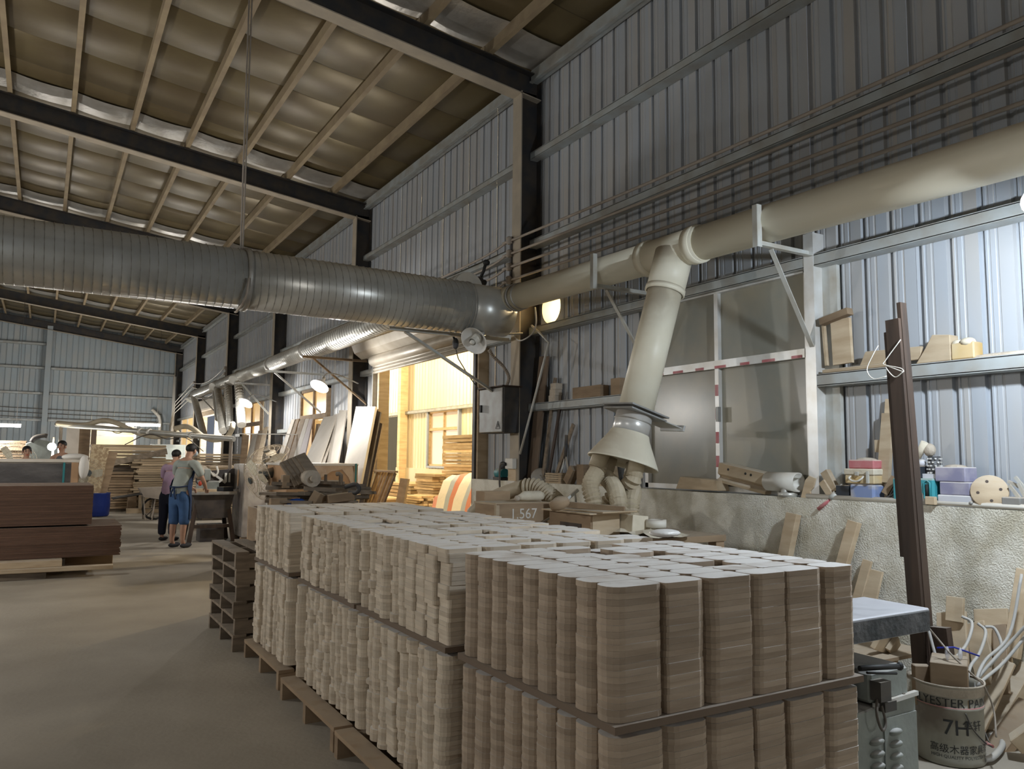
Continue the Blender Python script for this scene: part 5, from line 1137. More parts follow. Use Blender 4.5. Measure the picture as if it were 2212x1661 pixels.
# wheelbarrow
c = V3((2.3, 20.15, 0))
t = thing('wheelbarrow', c, 'rusty wheelbarrow with a wire spoked wheel left of the men', 'wheelbarrow')
obj('wheel', MB().tube([c + V3((.24 * math.cos(k * .4488), .08 * math.sin(k * .4488), .27 + .24 * math.sin(k * .4488))) for k in range(15)], .025, 6), 'rubber', t)
obj('spokes', MB().cyl(c + V3((-.22, 0, .27)), c + V3((.22, 0, .27)), .008, n=5).cyl(c + V3((0, -.05, .05)), c + V3((0, .05, .49)), .008, n=5).cyl(c + V3((-.15, -.05, .11)), c + V3((.15, .05, .43)), .008, n=5), 'steel_dark', t)
obj('tray', MB().prism([(-.25, .55), (.3, .45), (.5, .78), (-.35, .75)], c + V3((0, -.25, 0)), (1, 0, 0), (0, 0, 1), (0, .5, 0)), 'conduit_dusty', t)
for s in (-.2, .2): obj('handle', MB().tube([c + V3((-.85, s + .4, .5)), c + V3((-.3, s, .62)), c + V3((.3, s * .6, .48)), c + V3((.26, s * .2, .27))], .022, 6), 'steel_dark', t)
for s in (-.2, .2): obj('leg', MB().tube([c + V3((-.25, s, .6)), c + V3((-.2, s, .02)), c + V3((-.05, s, .02)), c + V3((0, s, .5))], .016, 6), 'conduit_dusty', t)
# table saw with splayed legs and clutter
c = V3((2.62, 14.95, 0))
t = thing('table_saw', c, 'dark table saw on splayed legs where the men work', 'saw')
obj('table_top', MB().bb(2.2, 3.02, 14.6, 15.3, .83, .88), 'steel_grey', t, bev=.004)
obj('apron_box', MB().prism([(-.33, .83), (.36, .83), (.27, .42), (-.22, .42)], (2.62, 14.66, 0), (1, 0, 0), (0, 0, 1), (0, .56, 0)), 'saw_dark', t)
for sx, sy in ((-1, -1), (1, -1), (-1, 1), (1, 1)): obj('leg', MB().bar(c + V3((sx * .24, sy * .24, .83)), c + V3((sx * .37, sy * .32, 0)), .07, .05, (0, 1, 0)), 'wood_dark', t)
obj('stretcher', MB().bar(c + V3((-.32, -.27, .28)), c + V3((.33, -.27, .28)), .04, .06), 'wood_dark', t)
obj('lower_box', MB().bb(2.45, 2.85, 14.75, 15.15, .0, .3), 'saw_dark', t)
hub = V3((2.49,15.05,1.08))
wh = MB().tube([hub + V3((.1 * math.cos(k * .4488), .05 * math.sin(k * .9) * 0, .1 * math.sin(k * .4488))) for k in range(15)], .014, 6)
for k in range(3): wh.cyl(hub - V3((.09 * math.cos(k * 1.05), 0, .09 * math.sin(k * 1.05))), hub + V3((.09 * math.cos(k * 1.05), 0, .09 * math.sin(k * 1.05))), .01, n=6)
obj('hand_wheel', wh, 'steel_dark', t)
obj('saw_head', MB().bb(2.42, 2.78, 15.0, 15.25, .88, 1.06).bb(2.5, 2.62, 14.95, 15.2, 1.06, 1.28), 'machine_paint', t, bev=.02)
obj('head_cover', MB().ell((2.45, 15.1, 1.22), (.17, .16, .13), 12, 8), 'cloth_dust', t)
obj('guard', MB().prism([(0, 0), (.42, 0), (.42, .38), (0, .34)], (2.66, 15.2, .9), (1, 0, 0), (0, 0, 1), (0, .04, 0)), 'saw_dark', t)
obj('guard_brace', MB().bar((2.68, 15.17, 1.2), (2.92, 15.17, 1.02), .03, .04).bar((2.68, 15.16, .95), (2.86, 15.16, 1.08), .03, .04), 'pvc_white', t)
obj('vertical_slats', MB().bb(2.9, 2.94, 15.15, 15.19, 1.03, 1.2).bb(2.97, 3.0, 15.15, 15.19, 1.03, 1.2), 'pvc_white', t)
obj('red_knob', MB().ell((2.43,14.86,1.02), (.035, .03, .045), 8, 6), 'red_plastic', t)
obj('hose_loop', MB().tube(spline([(2.6, 15.0, 1.25), (2.68, 14.95, 1.15), (2.74, 14.95, 1.22), (2.72, 15.0, 1.33)], 5), .018, 6), 'pvc_white', t)
for k, (a, d, mt, lab) in enumerate([((2.42, 14.72, .91), (.2, .09, .055), 'wood_pale', 'pale workpiece on the saw table in front of the man'), ((2.6, 14.68, .905), (.14, .1, .045), 'wood_pale', 'second short workpiece on the saw table'), ((2.86, 14.85, .92), (.2, .2, .08), 'box_black', 'dark round tool base on the right of the saw table')]):
    obj('workpiece', MB().box(a, d, (0, 0, .2 * k)), mt, label=lab, cat='workpiece', bev=.003)
# film-wrapped pack
t = thing('wrapped_pack', (3.4, 14.95, 0), 'tall pack in crinkled clear film right of the saw table', 'pack')
obj('pack_body', MB().bb(3.08, 3.95, 14.4, 15.3, .08, 1.37), 'film_wrap', t, bev=.015)
obj('torn_patch', MB().prism([(.08 * math.cos(k * .6283) * (1 if k % 2 else .9), .16 * math.sin(k * .6283)) for k in range(10)], (3.075, 14.85, 1.12), (0, 1, 0), (0, 0, 1), (-.004, 0, 0)), 'carton', t)
for yy in (14.5, 15.2): obj('skid', MB().bb(3.08, 3.95, yy - .05, yy + .05, 0, .08), 'wood_mid', t)
# fans
def fan(p, ax, r, label, up=True, base=0):
    p = V3(p); ax = V3(ax).normalized()
    t = thing('industrial_fan', (p.x, p.y, base), label, 'fan', 'caged industrial fans')
    _, _, x, y, _ = MB().frame(p, p + ax)
    g = MB()
    for s, rr_ in ((.06, 1), (.11, .82), (.13, .6), (.14, .38), (-.04, .8), (-.07, .5)):
        c_ = p + ax * (s * r / .3); g.tube([c_ + (x * math.cos(k * .3491) + y * math.sin(k * .3491)) * r * rr_ for k in range(19)], .0035, 4, False)
    for k in range(32):
        a = k * math.pi / 16; u = x * math.cos(a) + y * math.sin(a)
        for e in (1, -1): g.tube([p + u * (r * .1) + ax * (.14 if e > 0 else -.08) * (r / .3), p + u * (r * .6) + ax * (.13 if e > 0 else -.07) * (r / .3), p + u * r + ax * .06 * (r / .3)], .0018, 3, False)
    obj('cage', g, 'fan_wire', t, kind='stuff')
    bm = MB()
    for k in range(3):
        a = k * 2.094; u = x * math.cos(a) + y * math.sin(a); v = ax.cross(u)
        obj('blade', MB().prism([(.05, -.04), (r * .5, -.1), (r * .88, -.06), (r * .88, .09), (r * .4, .08), (.05, .04)], p + ax * (.03), u, v * .95 + ax * .3, ax * .006), 'pvc_cream', t)
    obj('motor', MB().cyl(p - ax * .02, p - ax * .24, .085, .07, 14), 'fan_motor', t)
    obj('motor_cap', MB().cyl(p - ax * .24, p - ax * .26, .06, n=14), 'pvc_cream', t)
    obj('hub', MB().cyl(p + ax * .12 * (r / .3), p + ax * .15 * (r / .3), .05, n=12), 'fan_motor', t)
    q = p - ax * .14
    obj('pole', MB().cyl((q.x, q.y, base), (q.x, q.y, q.z - .06), .022, n=8), 'steel_white', t)
    obj('foot', MB().cyl((q.x, q.y, base), (q.x, q.y, base + .03), .2, .17, 16), 'fan_motor', t)
fan((2.76,11.84,1.21), (-.86, -.15, -.32), .33, 'big caged fan with its dark motor beside the scrap wood heap')
fan((3.19,13.07,1.47), (-.35, -.25, .8), .34, 'second caged fan tipped upward behind the big one')
fan((0.88,19.64,1.1), (.1, -.95, .05), .32, 'caged fan at the right end of the dark wrapped pack')
fan((-0.61,22.61,1.29), (.2, -.95, 0), .5, 'faint big caged fan behind the smiling man')
# scrap heap on its crate behind the pallet stacks
t = thing('scrap_crate', (2.4, 8.0, 0), 'open crate carrying the scrap wood heap behind the stacks', 'crate')
obj('crate_side', MB().bb(1.85, 2.98, 7.6, 7.64, 0, 1.0), 'wood_mid', t); obj('crate_side', MB().bb(1.85, 2.98, 8.36, 8.4, 0, 1.0), 'wood_mid', t)
obj('crate_end', MB().bb(1.85, 1.89, 7.64, 8.36, 0, 1.0), 'wood_mid', t); obj('crate_end', MB().bb(2.94, 2.98, 7.64, 8.36, 0, 1.0), 'wood_mid', t)
obj('crate_floor', MB().bb(1.89, 2.94, 7.64, 8.36, .9, .98), 'wood_mid', t)
SC = [('long strip', 1.95, 8.1, 2.75, 7.85, 1.2), ('bowed strip', 1.93, 8.2, 2.45, 7.8, 1.16), ('thin lath', 1.98, 8.0, 2.5, 7.7, 1.13), ('short board', 2.35, 7.9, 2.88, 7.75, 1.22), ('wide board', 2.4, 8.15, 2.9, 7.9, 1.17), ('rounded rail', 1.92, 7.95, 2.4, 7.75, 1.1), ('split rail', 2.0, 7.9, 2.35, 7.68, 1.06), ('dark rail', 2.5, 7.85, 2.9, 7.7, 1.1), ('stub', 2.3, 8.0, 2.55, 7.75, 1.1), ('slat', 2.1, 8.2, 2.7, 8.05, 1.24), ('lower plank', 2.45, 7.72, 2.95, 7.68, 1.04), ('lower offcut', 2.2, 7.75, 2.45, 7.7, 1.05), ('back plank', 2.0, 8.3, 2.8, 8.2, 1.12), ('crossed lath', 2.2, 7.7, 2.6, 8.1, 1.14), ('broken lath', 1.9, 7.85, 2.3, 7.64, 1.09), ('curved stave', 1.98, 7.8, 2.6, 7.66, 1.15), ('long lath', 2.0, 8.05, 2.92, 7.72, 1.23), ('front rail', 2.1, 7.66, 2.75, 7.64, 1.08), ('flat stave', 2.55, 8.0, 2.95, 7.66, 1.15), ('tilted stave', 2.3, 7.66, 2.62, 7.84, 1.1), ('narrow batten', 2.25, 7.8, 2.9, 7.65, 1.19)]
for k, (nm, x0, y0, x1, y1, z) in enumerate(SC):
    pl = ['near its left end', 'in its middle', 'near its right end'][0 if (x0 + x1) / 2 < 2.28 else 1 if (x0 + x1) / 2 < 2.55 else 2]
    ro = ' low in' if z < 1.09 else ' on top of' if z > 1.18 else ' inside'
    obj('scrap_board', MB().bar((x0, y0, z + rb.uniform(-.03, .03)), (x1, y1, z + rb.uniform(-.04, .02)), rb.uniform(.06, .13), rb.uniform(.025, .045), (rb.uniform(-.15, .15), rb.uniform(-.15, .15), 1)), 'wood_grey', label='grey scrap ' + nm + ro + ' the scrap heap, ' + pl, cat='scrap wood', group='scrap boards of the heap')
for k, (c, d, rt, lab) in enumerate([((1.99,7.75,1.05), (.18, .04, .13), (0, 0, .3), 'small wood tray tipped at the left foot of the scrap heap'), ((2.36,7.64,1.1), (.16, .1, .12), (.4, .3, .6), 'wood wedge in the middle of the scrap heap'), ((2.54,7.54,1.12), (.26, .12, .08), (0, -.12, -.1), 'pale flat offcut at the right foot of the scrap heap')]):
    obj('scrap_block', MB().box(c, d, rt), 'wood_mid', label=lab, cat='scrap wood', bev=.004)
t = thing('timber_bundle', (2.2, 8.0, 1.22), 'thick bundle of grooved timbers tipped up on top of the scrap heap', 'timber bundle')
a, b = V3((2.14,8.09,1.46)), V3((2.24,7.93,1.26)); d = (b - a).normalized()
for k in range(5):
    o_ = V3((.035 * k - .02, -.02 * k, .018 * k)); obj('timber', MB().bar(a + o_, b + o_ + d * .04, .034, .1, (1, .3, .6)), 'wood_grey', t)
obj('upright_block', MB().bb(2.08, 2.15, 7.95, 8.03, 1.2, 1.33), 'wood_mid', label='small upright block left of the tipped timber bundle', cat='scrap wood', bev=.003)
obj('dusty_motor', MB().cyl((2.31,7.95,1.31), (2.31,7.71,1.3), .07, .085, 12).cyl((2.31,7.71,1.3), (2.31,7.65,1.3), .035, n=10), 'cloth_dust', label='dusty round motor body on the scrap heap', cat='motor')
t = thing('iron_bracket', (2.56,7.62,1.27), 'rusty iron bracket with two upright lugs on the scrap heap', 'bracket')
obj('plate', MB().bar((2.39,7.84,1.26), (2.57,7.56,1.26), .05, .03), 'wood_grey', t)
obj('lug', MB().bar((2.45,7.74,1.27), (2.45,7.74,1.34), .035, .02, (1, 0, 0)), 'wood_grey', t)
obj('lug', MB().tube([(2.55,7.57,1.24), (2.55,7.57,1.34), (2.53,7.57,1.35), (2.51,7.59,1.35)], .022, 8), 'wood_grey', t)
obj('loop_handle', MB().tube(spline([(2.59,7.55,1.22), (2.66,7.45,1.25), (2.69,7.43,1.21), (2.67,7.45,1.17), (2.63,7.53,1.17)], 5), .022, 8), 'steel_dark', label='dark loop handle sticking out of the right end of the scrap heap', cat='handle')
obj('blue_rag', MB().ell((2.17, 7.74, 1.06), (.1, .06, .05), 10, 6), 'tape_blue', label='blue rag low in the scrap heap', cat='rag')
# carton pack with film and strap
t = thing('carton_pack', (3.5, 11.6, 0), 'long carton pack under torn clear film behind the scrap heap', 'pack')
obj('carton_body', MB().bb(2.95, 3.98, 11.1, 12.2, .1, 1.4), 'carton', t, bev=.01)
obj('film_cover', MB().bb(2.93, 3.995, 11.08, 12.22, 1.385, 1.42), 'white_film', t, bev=.008)
fl = MB(); gx_ = [(3.0 + .95 * i / 8) for i in range(9)]
obj('torn_film', MB().prism([(2.95, 1.39), (3.9, 1.39), (3.95, 1.2), (3.93, 1.0), (3.9, 1.1), (3.85, 1.22), (3.75, 1.33), (3.6, 1.31), (3.45, 1.22), (3.3, 1.2), (3.1, 1.28), (2.95, 1.2)], (0, 11.092, 0), (1, 0, 0), (0, 0, 1), (0, -.006, 0)), 'film_pale', t)
obj('edge_board', MB().bb(3.93, 3.985, 11.08, 11.1, .1, 1.4), 'wood_store', t)
obj('green_strap', MB().bb(3.945, 3.965, 11.07, 11.08, .1, 1.42), 'box_green', t)
obj('black_strap', MB().bb(3.3, 3.312, 11.075, 11.083, .9, 1.42), 'rubber', t)
for yy in (11.2, 12.1): obj('skid', MB().bb(2.95, 3.98, yy - .05, yy + .05, 0, .1), 'wood_mid', t)
# sheets and boards leaning on the far part of the wall
def lean4(tl, tr, bl, br, mt, label, th=.025, xt=5.08, grp='boards leaning by the second and third columns'):
    (tl, tr, bl, br) = [V3(p) for p in (tl, tr, bl, br)]
    B = [t_ + (b_ - t_) * (t_.z / (t_.z - b_.z)) for t_, b_ in ((tl, bl), (tr, br))]
    n = (B[0] - tl).cross(tr - tl).normalized() * th
    if n.x < 0: n = -n
    vs = [tl, tr, B[1], B[0]]; vs += [v + n for v in vs]
    obj('leaning_board', MB().add(vs, [(0, 1, 2, 3), (7, 6, 5, 4), (0, 4, 5, 1), (1, 5, 6, 2), (2, 6, 7, 3), (3, 7, 4, 0)]), mt, label=label, cat='board', group=grp)
lean4((4.92,13.873,2.445), (4.92,12.881,2.394), (4.4,12.963,1.287), (4.4,11.997,1.305), 'board_white', 'largest pale door panel leaning beside the roller door', .04)
lean4((4.98,13.148,2.361), (4.98,12.788,2.295), (4.6,12.586,1.294), (4.6,12.24,1.301), 'wood_dark', 'dark sheet edge behind the largest pale door panel')
lean4((5,13.049,2.145), (5,12.739,2.094), (4.7,12.571,1.295), (4.7,12.335,1.299), 'wood_mid', 'brown board right behind the dark sheet edge')
lean4((5.02,15.122,2.44), (5.02,14.676,2.419), (4.55,14.145,1.419), (4.55,13.696,1.423), 'board_white', 'pale panel standing against the second column')
lean4((5.04,15.554,2.367), (5.04,15.149,2.386), (4.6,14.55,1.415), (4.6,14.218,1.418), 'board_white', 'narrow pale panel left of the one at the second column')
lean4((5.02,16.133,2.342), (5.02,15.285,2.345), (4.45,15.466,1.406), (4.45,14.41,1.416), 'board_white', 'wide white sheet leaning in front of the orange window')
lean4((4.98,15.549,2.082), (4.98,15.253,2.074), (4.5,14.63,1.414), (4.5,14.345,1.416), 'board_white', 'narrow pale strip overlapping the wide white sheet')
lean4((5.04,17.236,2.346), (5.04,16.957,2.345), (4.45,16.027,1.401), (4.45,15.53,1.405), 'board_lilac', 'lilac tinted sheet at the right of the brown board fan')
lean4((5.04,17.561,2.358), (5.04,17.237,2.356), (4.45,16.374,1.398), (4.45,15.993,1.401), 'board_white', 'grey white sheet next to the lilac one')
lean4((5.04,17.933,2.372), (5.04,17.562,2.368), (4.45,16.734,1.395), (4.45,16.339,1.398), 'wood_mid', 'tan board in the middle of the board fan')
lean4((5.06,18.471,2.382), (5.06,18.121,2.391), (4.45,17.223,1.39), (4.45,16.771,1.394), 'wood_mid', 'dark tan board second from the left of the board fan')
lean4((5.04,18.679,2.389), (5.04,18.399,2.39), (4.45,17.548,1.469), (4.45,17.189,1.42), 'board_white', 'pale leftmost board of the fan by the orange window')
lean4((5.06,16.772,2.218), (5.06,16.539,2.22), (4.65,15.68,1.48), (4.65,15.429,1.481), 'wood_mid', 'short brown strip left of the wide white sheet')
lean4((5.06,21.532,2.272), (5.06,21.079,2.296), (4.7,20.52,1.514), (4.7,20.076,1.516), 'wood_pale', 'pale board leaning left of the third column')
lean4((5.06,22.103,2.212), (5.06,21.676,2.201), (4.7,20.982,1.513), (4.7,20.52,1.514), 'wood_mid', 'brown board leaning left of the third column')
lean4((5.06,22.811,2.125), (5.06,22.199,2.138), (4.7,21.681,1.511), (4.7,21.034,1.513), 'board_white', 'white board leaning before the farther orange window')
t = thing('slat_bundle', (4.5, 11.5, 0), 'bundle of reddish slats leaning beside the roller door post', 'slats')
for k in range(7):
    a, b = V3((4.62, 11.9 - .12 * k, 1.28)), V3((4.2, 11.98 - .1 * k, .0)); obj('slat', MB().bar(a, b, .05, .025, (1, 0, 0)), 'wood_store' if k % 2 else 'wood_mid', t)
obj('top_slat', MB().bar((4.6, 12.0, 1.3), (4.6, 11.1, 1.3), .06, .03), 'wood_pale', t)
obj('door_panel', MB().bar((4.5, 11.02, .0), (4.7, 11.0, 1.2), .3, .03, (1, 0, 0)), 'wood_store', label='small pale door panel leaning at the foot of the roller door post', cat='panel')
t = thing('floor_post', (3.7,17.92,1.36), 'square wooden post standing before the drop pipes', 'post')
obj('post_body', MB().bar((3.72, 17.9, 0), (3.84, 17.95, 1.98), .13, .1, (0, 1, 0)), 'wood_mid', t)
obj('guard_rail', MB().bar((3.7, 17.9, 2.0), (4.9, 17.3, 2.0), .03, .02), 'pvc_white', label='thin white rail from the wooden post to the wall', cat='rail')
# ---------------------------------------------------------------- store room timber
def stackp(label, x0, x1, y0, y1, z1, th, rows, seed, mt='wood_store', ej=.03, pal=True, grp='timber stacks in the store room'):
    t = thing('timber_stack', ((x0 + x1) / 2, (y0 + y1) / 2, 0), label, 'timber stack', grp)
    z0 = .12
    if pal:
        for q in range(3): obj('skid', MB().bb(x0, x1, y0 + (y1 - y0) * (.05 + .4 * q), y0 + (y1 - y0) * (.13 + .4 * q), 0, .12), mt, t)
    boards(t, x0, x1, y0, y1, z0, z1, th, mt, 'plank', ej * 1.6, .02, rows, 'y')
stackp('tall stack of yellow planks in the store room, by the door jamb', 9.0, 9.8, 17.0, 18.6, 2.1, .09, 1, 1)
stackp('stack of squared sticks before the blue window', 8.6, 9.6, 18.3, 19.4, 1.16, .07, 5, 2, 'wood_store', .08)
stackp('low wide plank stack in the store room', 8.7, 9.7, 20.0, 22.0, .9, .1, 1, 3)
stackp('small short stack of planks at the left of the store room', 8.9, 9.6, 22.3, 23.2, .8, .1, 1, 4, 'wood_store', .1)
stackp('heap of round ended sticks on a pallet in the store room', 7.8, 8.5, 17.4, 18.4, .62, .06, 6, 5, 'wood_store', .08)
obj('plywood_sheet', MB().bb(8.0, 9.0, 20.2, 22.4, .36, .4), 'wood_store', label='pale plywood sheet lying at the left of the store room', cat='sheet')
obj('sheet_block', MB().bb(8.1, 8.9, 20.4, 22.2, 0, .36), 'wood_store', label='timber block under the pale plywood sheet', cat='block')
t = thing('tarp_cover', (8.1, 15.3, 0), 'striped tarpaulin thrown over a load by the door jamb', 'tarpaulin')
g = []; nx, ny = 14, 12
for j in range(ny + 1):
    for i in range(nx + 1):
        u, v = i / nx, j / ny; px_ = abs(u - .5) * 2; py_ = abs(v - .5) * 2; q = max(px_, py_)
        g.append((7.7 + 1.5 * u - .2 * q * (.5 - u), 14.2 + 2.4 * v, (1.1 - .05 * math.sin(9 * u + 5 * v) + .03 * math.sin(23 * u - 11 * v) + .03 * math.sin(31 * v + 7 * u)) * min(1, (1 - q) * 2.6) ** .6 + .01))
fs = [(j * (nx + 1) + i, j * (nx + 1) + i + 1, (j + 1) * (nx + 1) + i + 1, (j + 1) * (nx + 1) + i) for j in range(ny) for i in range(nx)]
for nm, mt, sel in (('tarp_cloth', 'tarp', (0, 1, 4, 5, 8, 9)), ('red_stripe', 'tarp_red', (2, 6, 10)), ('blue_stripe', 'tarp_blue', (3, 7, 11))):
    m_ = MB(); m_.v = list(g); m_.f = [f for k, f in enumerate(fs) if (k // nx) in sel]; m_.sm = [True] * len(m_.f); obj(nm, m_, mt, t)

# ================================================================ PEOPLE
def skinned(name, joints, edges, mt, parent, sub=2):
    me = bpy.data.meshes.new(name); b = BASE[parent]
    me.from_pydata([tuple(V3(j[0])) for j in joints], edges, []); me.materials.append(MATS[mt])
    o = bpy.data.objects.new(name, me); COL.objects.link(o); o.parent = parent; BASE[o] = b
    md = o.modifiers.new('skin', 'SKIN'); md.use_smooth_shade = True
    for v, j in zip(me.skin_vertices[0].data, joints):
        r = j[1]; v.radius = r if isinstance(r, tuple) else (r, r)
    me.skin_vertices[0].data[0].use_root = True
    s_ = o.modifiers.new('subdivision', 'SUBSURF'); s_.levels = sub; s_.render_levels = sub
    return o
def person(loc, rz, h, lean, label, top_m, leg_m, arms, bare=False, apron=False, mask=False, shorts=False, head_tilt=0, hair_cap=.6, group=None):
    k = h / 1.70; t = thing('person', loc, label, 'person', group); t.rotation_euler.z = rz
    BASE[t] = V3((0, 0, 0))
    # local frame: facing +Y, right hand +X, feet on z = 0; the torso leans forward by `lean`
    def up(z, y=0):                      # a point of the leaning trunk
        d = max(0, z - .95); return (0, y + math.sin(lean) * d, .95 + math.cos(lean) * d if z > .95 else z)
    def T(x, z, y=0): p = up(z, y); return V3((x, p[1], p[2])) * k
    J = [(T(0, .95), (.135 * k, .10 * k)), (T(0, 1.12), (.125 * k, .09 * k)), (T(0, 1.30), (.145 * k, .1 * k)), (T(0, 1.42), (.10 * k, .075 * k)), (T(0, 1.49), (.05 * k, .052 * k)), (T(0, 1.53, .01), (.05 * k, .055 * k))]
    hd = T(0, 1.61, .025 + head_tilt); J += [(hd, (.066 * k, .085 * k)), (T(0, 1.66, .02 + head_tilt), (.068 * k, .085 * k)), (T(0, 1.695, .015 + head_tilt), (.048 * k, .06 * k))]
    E = [(0, 1), (1, 2), (2, 3), (3, 4), (4, 5), (5, 6), (6, 7), (7, 8)]
    hands = []
    for s, (el, wr) in zip((-1, 1), arms):
        n = len(J); sh = T(.185 * s, 1.40)
        el = V3(el) * k; wr = V3(wr) * k; f = (wr - el).normalized()
        J += [(T(.09 * s, 1.41), .075 * k), (sh, .055 * k), (sh.lerp(el, .5), .047 * k), (el, .038 * k), (el.lerp(wr, .4), .038 * k), (wr, .026 * k), (wr + f * .05 * k, (.034 * k, .018 * k)), (wr + f * .09 * k, (.036 * k, .015 * k))]
        E += [(3, n)] + [(n + i, n + i + 1) for i in range(7)]; hands.append((wr + f * .085 * k, f, s))
    for s in (-1, 1):
        n = len(J)
        J += [(V3((.095 * s, .0, .86)) * k, .095 * k), (V3((.1 * s, .01, .66)) * k, .075 * k), (V3((.1 * s, .015, .47)) * k, .055 * k), (V3((.105 * s, -.01, .33)) * k, .055 * k), (V3((.105 * s, -.015, .1)) * k, .036 * k), (V3((.11 * s, .03, .045)) * k, (.04 * k, .035 * k)), (V3((.12 * s, .13, .03)) * k, (.042 * k, .026 * k))]
        E += [(0, n)] + [(n + i, n + i + 1) for i in range(6)]
    skinned('body', J, E, 'skin', t)
    for w, f, s in hands:                                   # fingers and thumb
        x = f.cross(V3((0, 0, 1))).normalized()
        for q in range(4):
            o_ = x * (.012 * (q - 1.5) * 1.4 * k); L = (.06, .07, .065, .05)[q] * k
            obj('finger', MB().tube([w + o_, w + o_ + f * L * .5, w + o_ + f * L * .8 - V3((0, 0, .02 * k)), w + o_ + f * L * .85 - V3((0, 0, .04 * k))], [.009 * k, .0085 * k, .008 * k, .006 * k], 6), 'skin', t)
        obj('thumb', MB().tube([w - f * .05 * k - x * (.03 * s * k), w - f * .01 * k - x * (.055 * s * k), w + f * .025 * k - x * (.05 * s * k)], [.012 * k, .01 * k, .007 * k], 6), 'skin', t)
    # face
    F = lambda x, y, z: hd + V3((x, y, z)) * k
    for s in (-1, 1):
        obj('eye', MB().ell(F(.031 * s, .083, .018), (.012 * k, .008 * k, .006 * k), 8, 6), 'hair', t)
        obj('eyebrow', MB().ell(F(.031 * s, .086, .037), (.02 * k, .006 * k, .005 * k), 8, 6), 'hair', t)
        obj('ear', MB().ell(F(.077 * s, -.005, .0), (.012 * k, .024 * k, .034 * k), 8, 6), 'skin', t)
    obj('nose', MB().ell(F(0, .098, -.012), (.014 * k, .02 * k, .026 * k), 8, 6), 'skin', t)
    obj('mouth', MB().ell(F(0, .084, -.05), (.026 * k, .008 * k, .007 * k), 8, 6), 'red_plastic', t)
    hr = MB().ell(F(0, -.012, .052), (.083 * k, .103 * k, .082 * k), 16, 10)
    keep = [i for i, f_ in enumerate(hr.f) if sum((hr.v[j][2] - F(0, 0, 0).z) + (-.55 * (hr.v[j][1] - F(0, .03, 0).y)) for j in f_) / len(f_) > .035 * k]
    hr.f = [hr.f[i] for i in keep]; hr.sm = [True] * len(hr.f); obj('hair', hr, 'hair', t)
    if mask: obj('face_mask', MB().ell(F(0, .07, -.035), (.066 * k, .04 * k, .05 * k), 12, 8), 'mask_blue', t)
    # clothes
    S_ = [(T(0, .78), (.182 * k, .15 * k)), (T(0, .98), (.165 * k, .13 * k)), (T(0, 1.14), (.158 * k, .122 * k)), (T(0, 1.31), (.172 * k, .128 * k)), (T(0, 1.41), (.125 * k, .10 * k)), (T(0, 1.46), (.075 * k, .075 * k))]
    Es = [(i, i + 1) for i in range(5)]
    if not bare:
        for s, (el, wr) in zip((-1, 1), arms):
            n = len(S_); sh = T(.19 * s, 1.395); el = V3(el) * k
            S_ += [(T(.1 * s, 1.40), .092 * k), (sh, .082 * k), (sh.lerp(el, .45), .072 * k), (sh.lerp(el, .8), .068 * k)]
            Es += [(4, n), (n, n + 1), (n + 1, n + 2), (n + 2, n + 3)]
    skinned('vest' if bare else 'shirt', S_, Es, top_m, t)
    Lg = [(V3((0, .015, 1.02)) * k, (.152 * k, .118 * k)), (V3((0, 0, .93)) * k, (.155 * k, .118 * k)), (V3((0, 0, .84)) * k, (.15 * k, .12 * k))]; El = [(0, 1), (1, 2)]
    lo = .36 if shorts else .1
    for s in (-1, 1):
        n = len(Lg); Lg += [(V3((.098 * s, 0, .76)) * k, .108 * k), (V3((.1 * s, .01, .6)) * k, .096 * k), (V3((.102 * s, .01, .45)) * k, .088 * k)] + ([(V3((.104 * s, 0, .36)) * k, .086 * k)] if shorts else [(V3((.105 * s, -.01, .28)) * k, .08 * k), (V3((.106 * s, -.01, .1)) * k, .072 * k)])
        El += [(2, n)] + [(n + i, n + i + 1) for i in range(len(Lg) - n - 1)]
    skinned('trousers', Lg, El, leg_m, t)
    for s in (-1, 1): obj('shoe', MB().ell(V3((.115 * s, .06, .04)) * k, (.05 * k, .135 * k, .042 * k), 12, 8), 'shoe_dark', t)
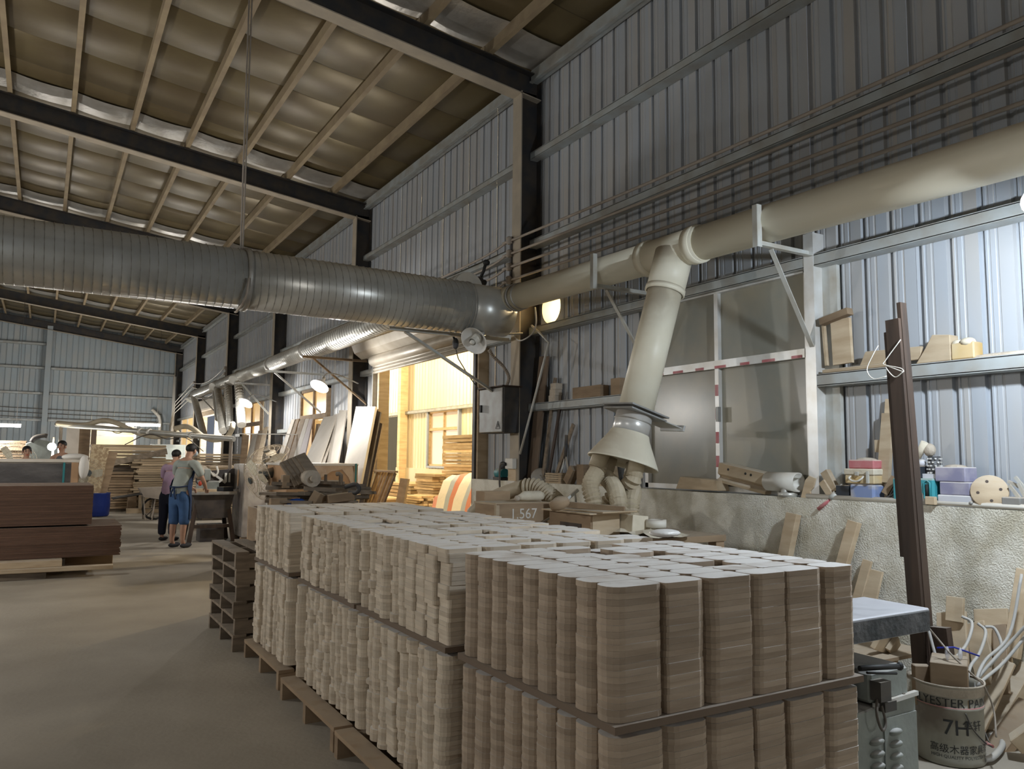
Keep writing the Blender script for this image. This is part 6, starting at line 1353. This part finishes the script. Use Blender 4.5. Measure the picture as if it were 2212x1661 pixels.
    if apron:
        n_ = 12; vs = []
        for j, (z, rx, ry) in enumerate([(1.28, .185, .15), (1.1, .18, .148), (.98, .19, .155), (.8, .2, .165), (.6, .2, .17), (.47, .2, .17)]):
            half = 1.15 if z > 1.2 else 1.9 if z > .9 else 1.5
            for i in range(n_ + 1):
                a = math.pi / 2 + half * (2 * i / n_ - 1); p = T(rx * math.cos(a), z); vs.append((p.x, p.y + ry * math.sin(a) * k, p.z))
        ap = obj('apron', MB().add(vs, [(j * (n_ + 1) + i, j * (n_ + 1) + i + 1, (j + 1) * (n_ + 1) + i + 1, (j + 1) * (n_ + 1) + i) for j in range(5) for i in range(n_)], True), 'apron_blue', t)
        kn = T(0, 1.0); kn = V3((kn.x, kn.y - .16 * k, kn.z))
        st = MB().tube(spline([T(.175, 1.02) + V3((0, -.03, 0)), T(.1, 1.0) + V3((0, -.135 * k, 0)), kn, T(-.1, 1.0) + V3((0, -.135 * k, 0)), T(-.175, 1.02) + V3((0, -.03, 0))], 4), .012 * k, 6)
        obj('apron_string', st, 'apron_blue', ap)
        obj('apron_bow', MB().tube([kn, kn + V3((.03, -.02, -.12)) * k, kn + V3((.05, -.01, -.2)) * k], .016 * k, 6).tube([kn, kn + V3((-.04, -.02, -.1)) * k, kn + V3((-.05, -.01, -.16)) * k], .014 * k, 6), 'apron_blue', ap)
    return t
person((1.99, 14.05, 0), R(-48), 1.70, R(16), 'person in a grey green shirt, blue apron and jeans bending over the saw table', 'shirt_grey', 'jeans', [((-.26, .2, 1.12), (-.16, .42, .98)), ((.27, .22, 1.1), (.14, .46, .97))], apron=True, mask=True, shorts=True, head_tilt=.03)
person((1.98, 15.25, 0), R(-40), 1.60, R(14), 'person in a lilac shirt and black trousers half hidden behind the aproned one', 'shirt_lilac', 'trousers_navy', [((-.25, .2, 1.1), (-.15, .42, .98)), ((.25, .2, 1.1), (.12, .42, .98))])
person((-.27, 17.7, 0), R(188), 1.63, R(3), 'smiling person with short black hair looking over the dark wrapped pack', 'shirt_grey', 'trousers_navy', [((-.25, .05, 1.1), (-.22, .25, .95)), ((.25, .05, 1.1), (.22, .25, .95))])
person((.36, 19.0, 0), R(150), 1.76, R(2), 'bare-armed person in a dark vest beside the bright work light', 'vest_grey', 'trousers_navy', [((-.27, .05, 1.1), (-.24, .25, .95)), ((.27, .05, 1.1), (.24, .25, .95))], bare=True)
person((10.9, 25.3, 0), R(70), 1.68, R(8), 'person in a white top and black trousers in the room beyond the store', 'sack_white', 'trousers_navy', [((-.25, .05, 1.1), (-.22, .25, .95)), ((.25, .05, 1.1), (.22, .25, .95))])
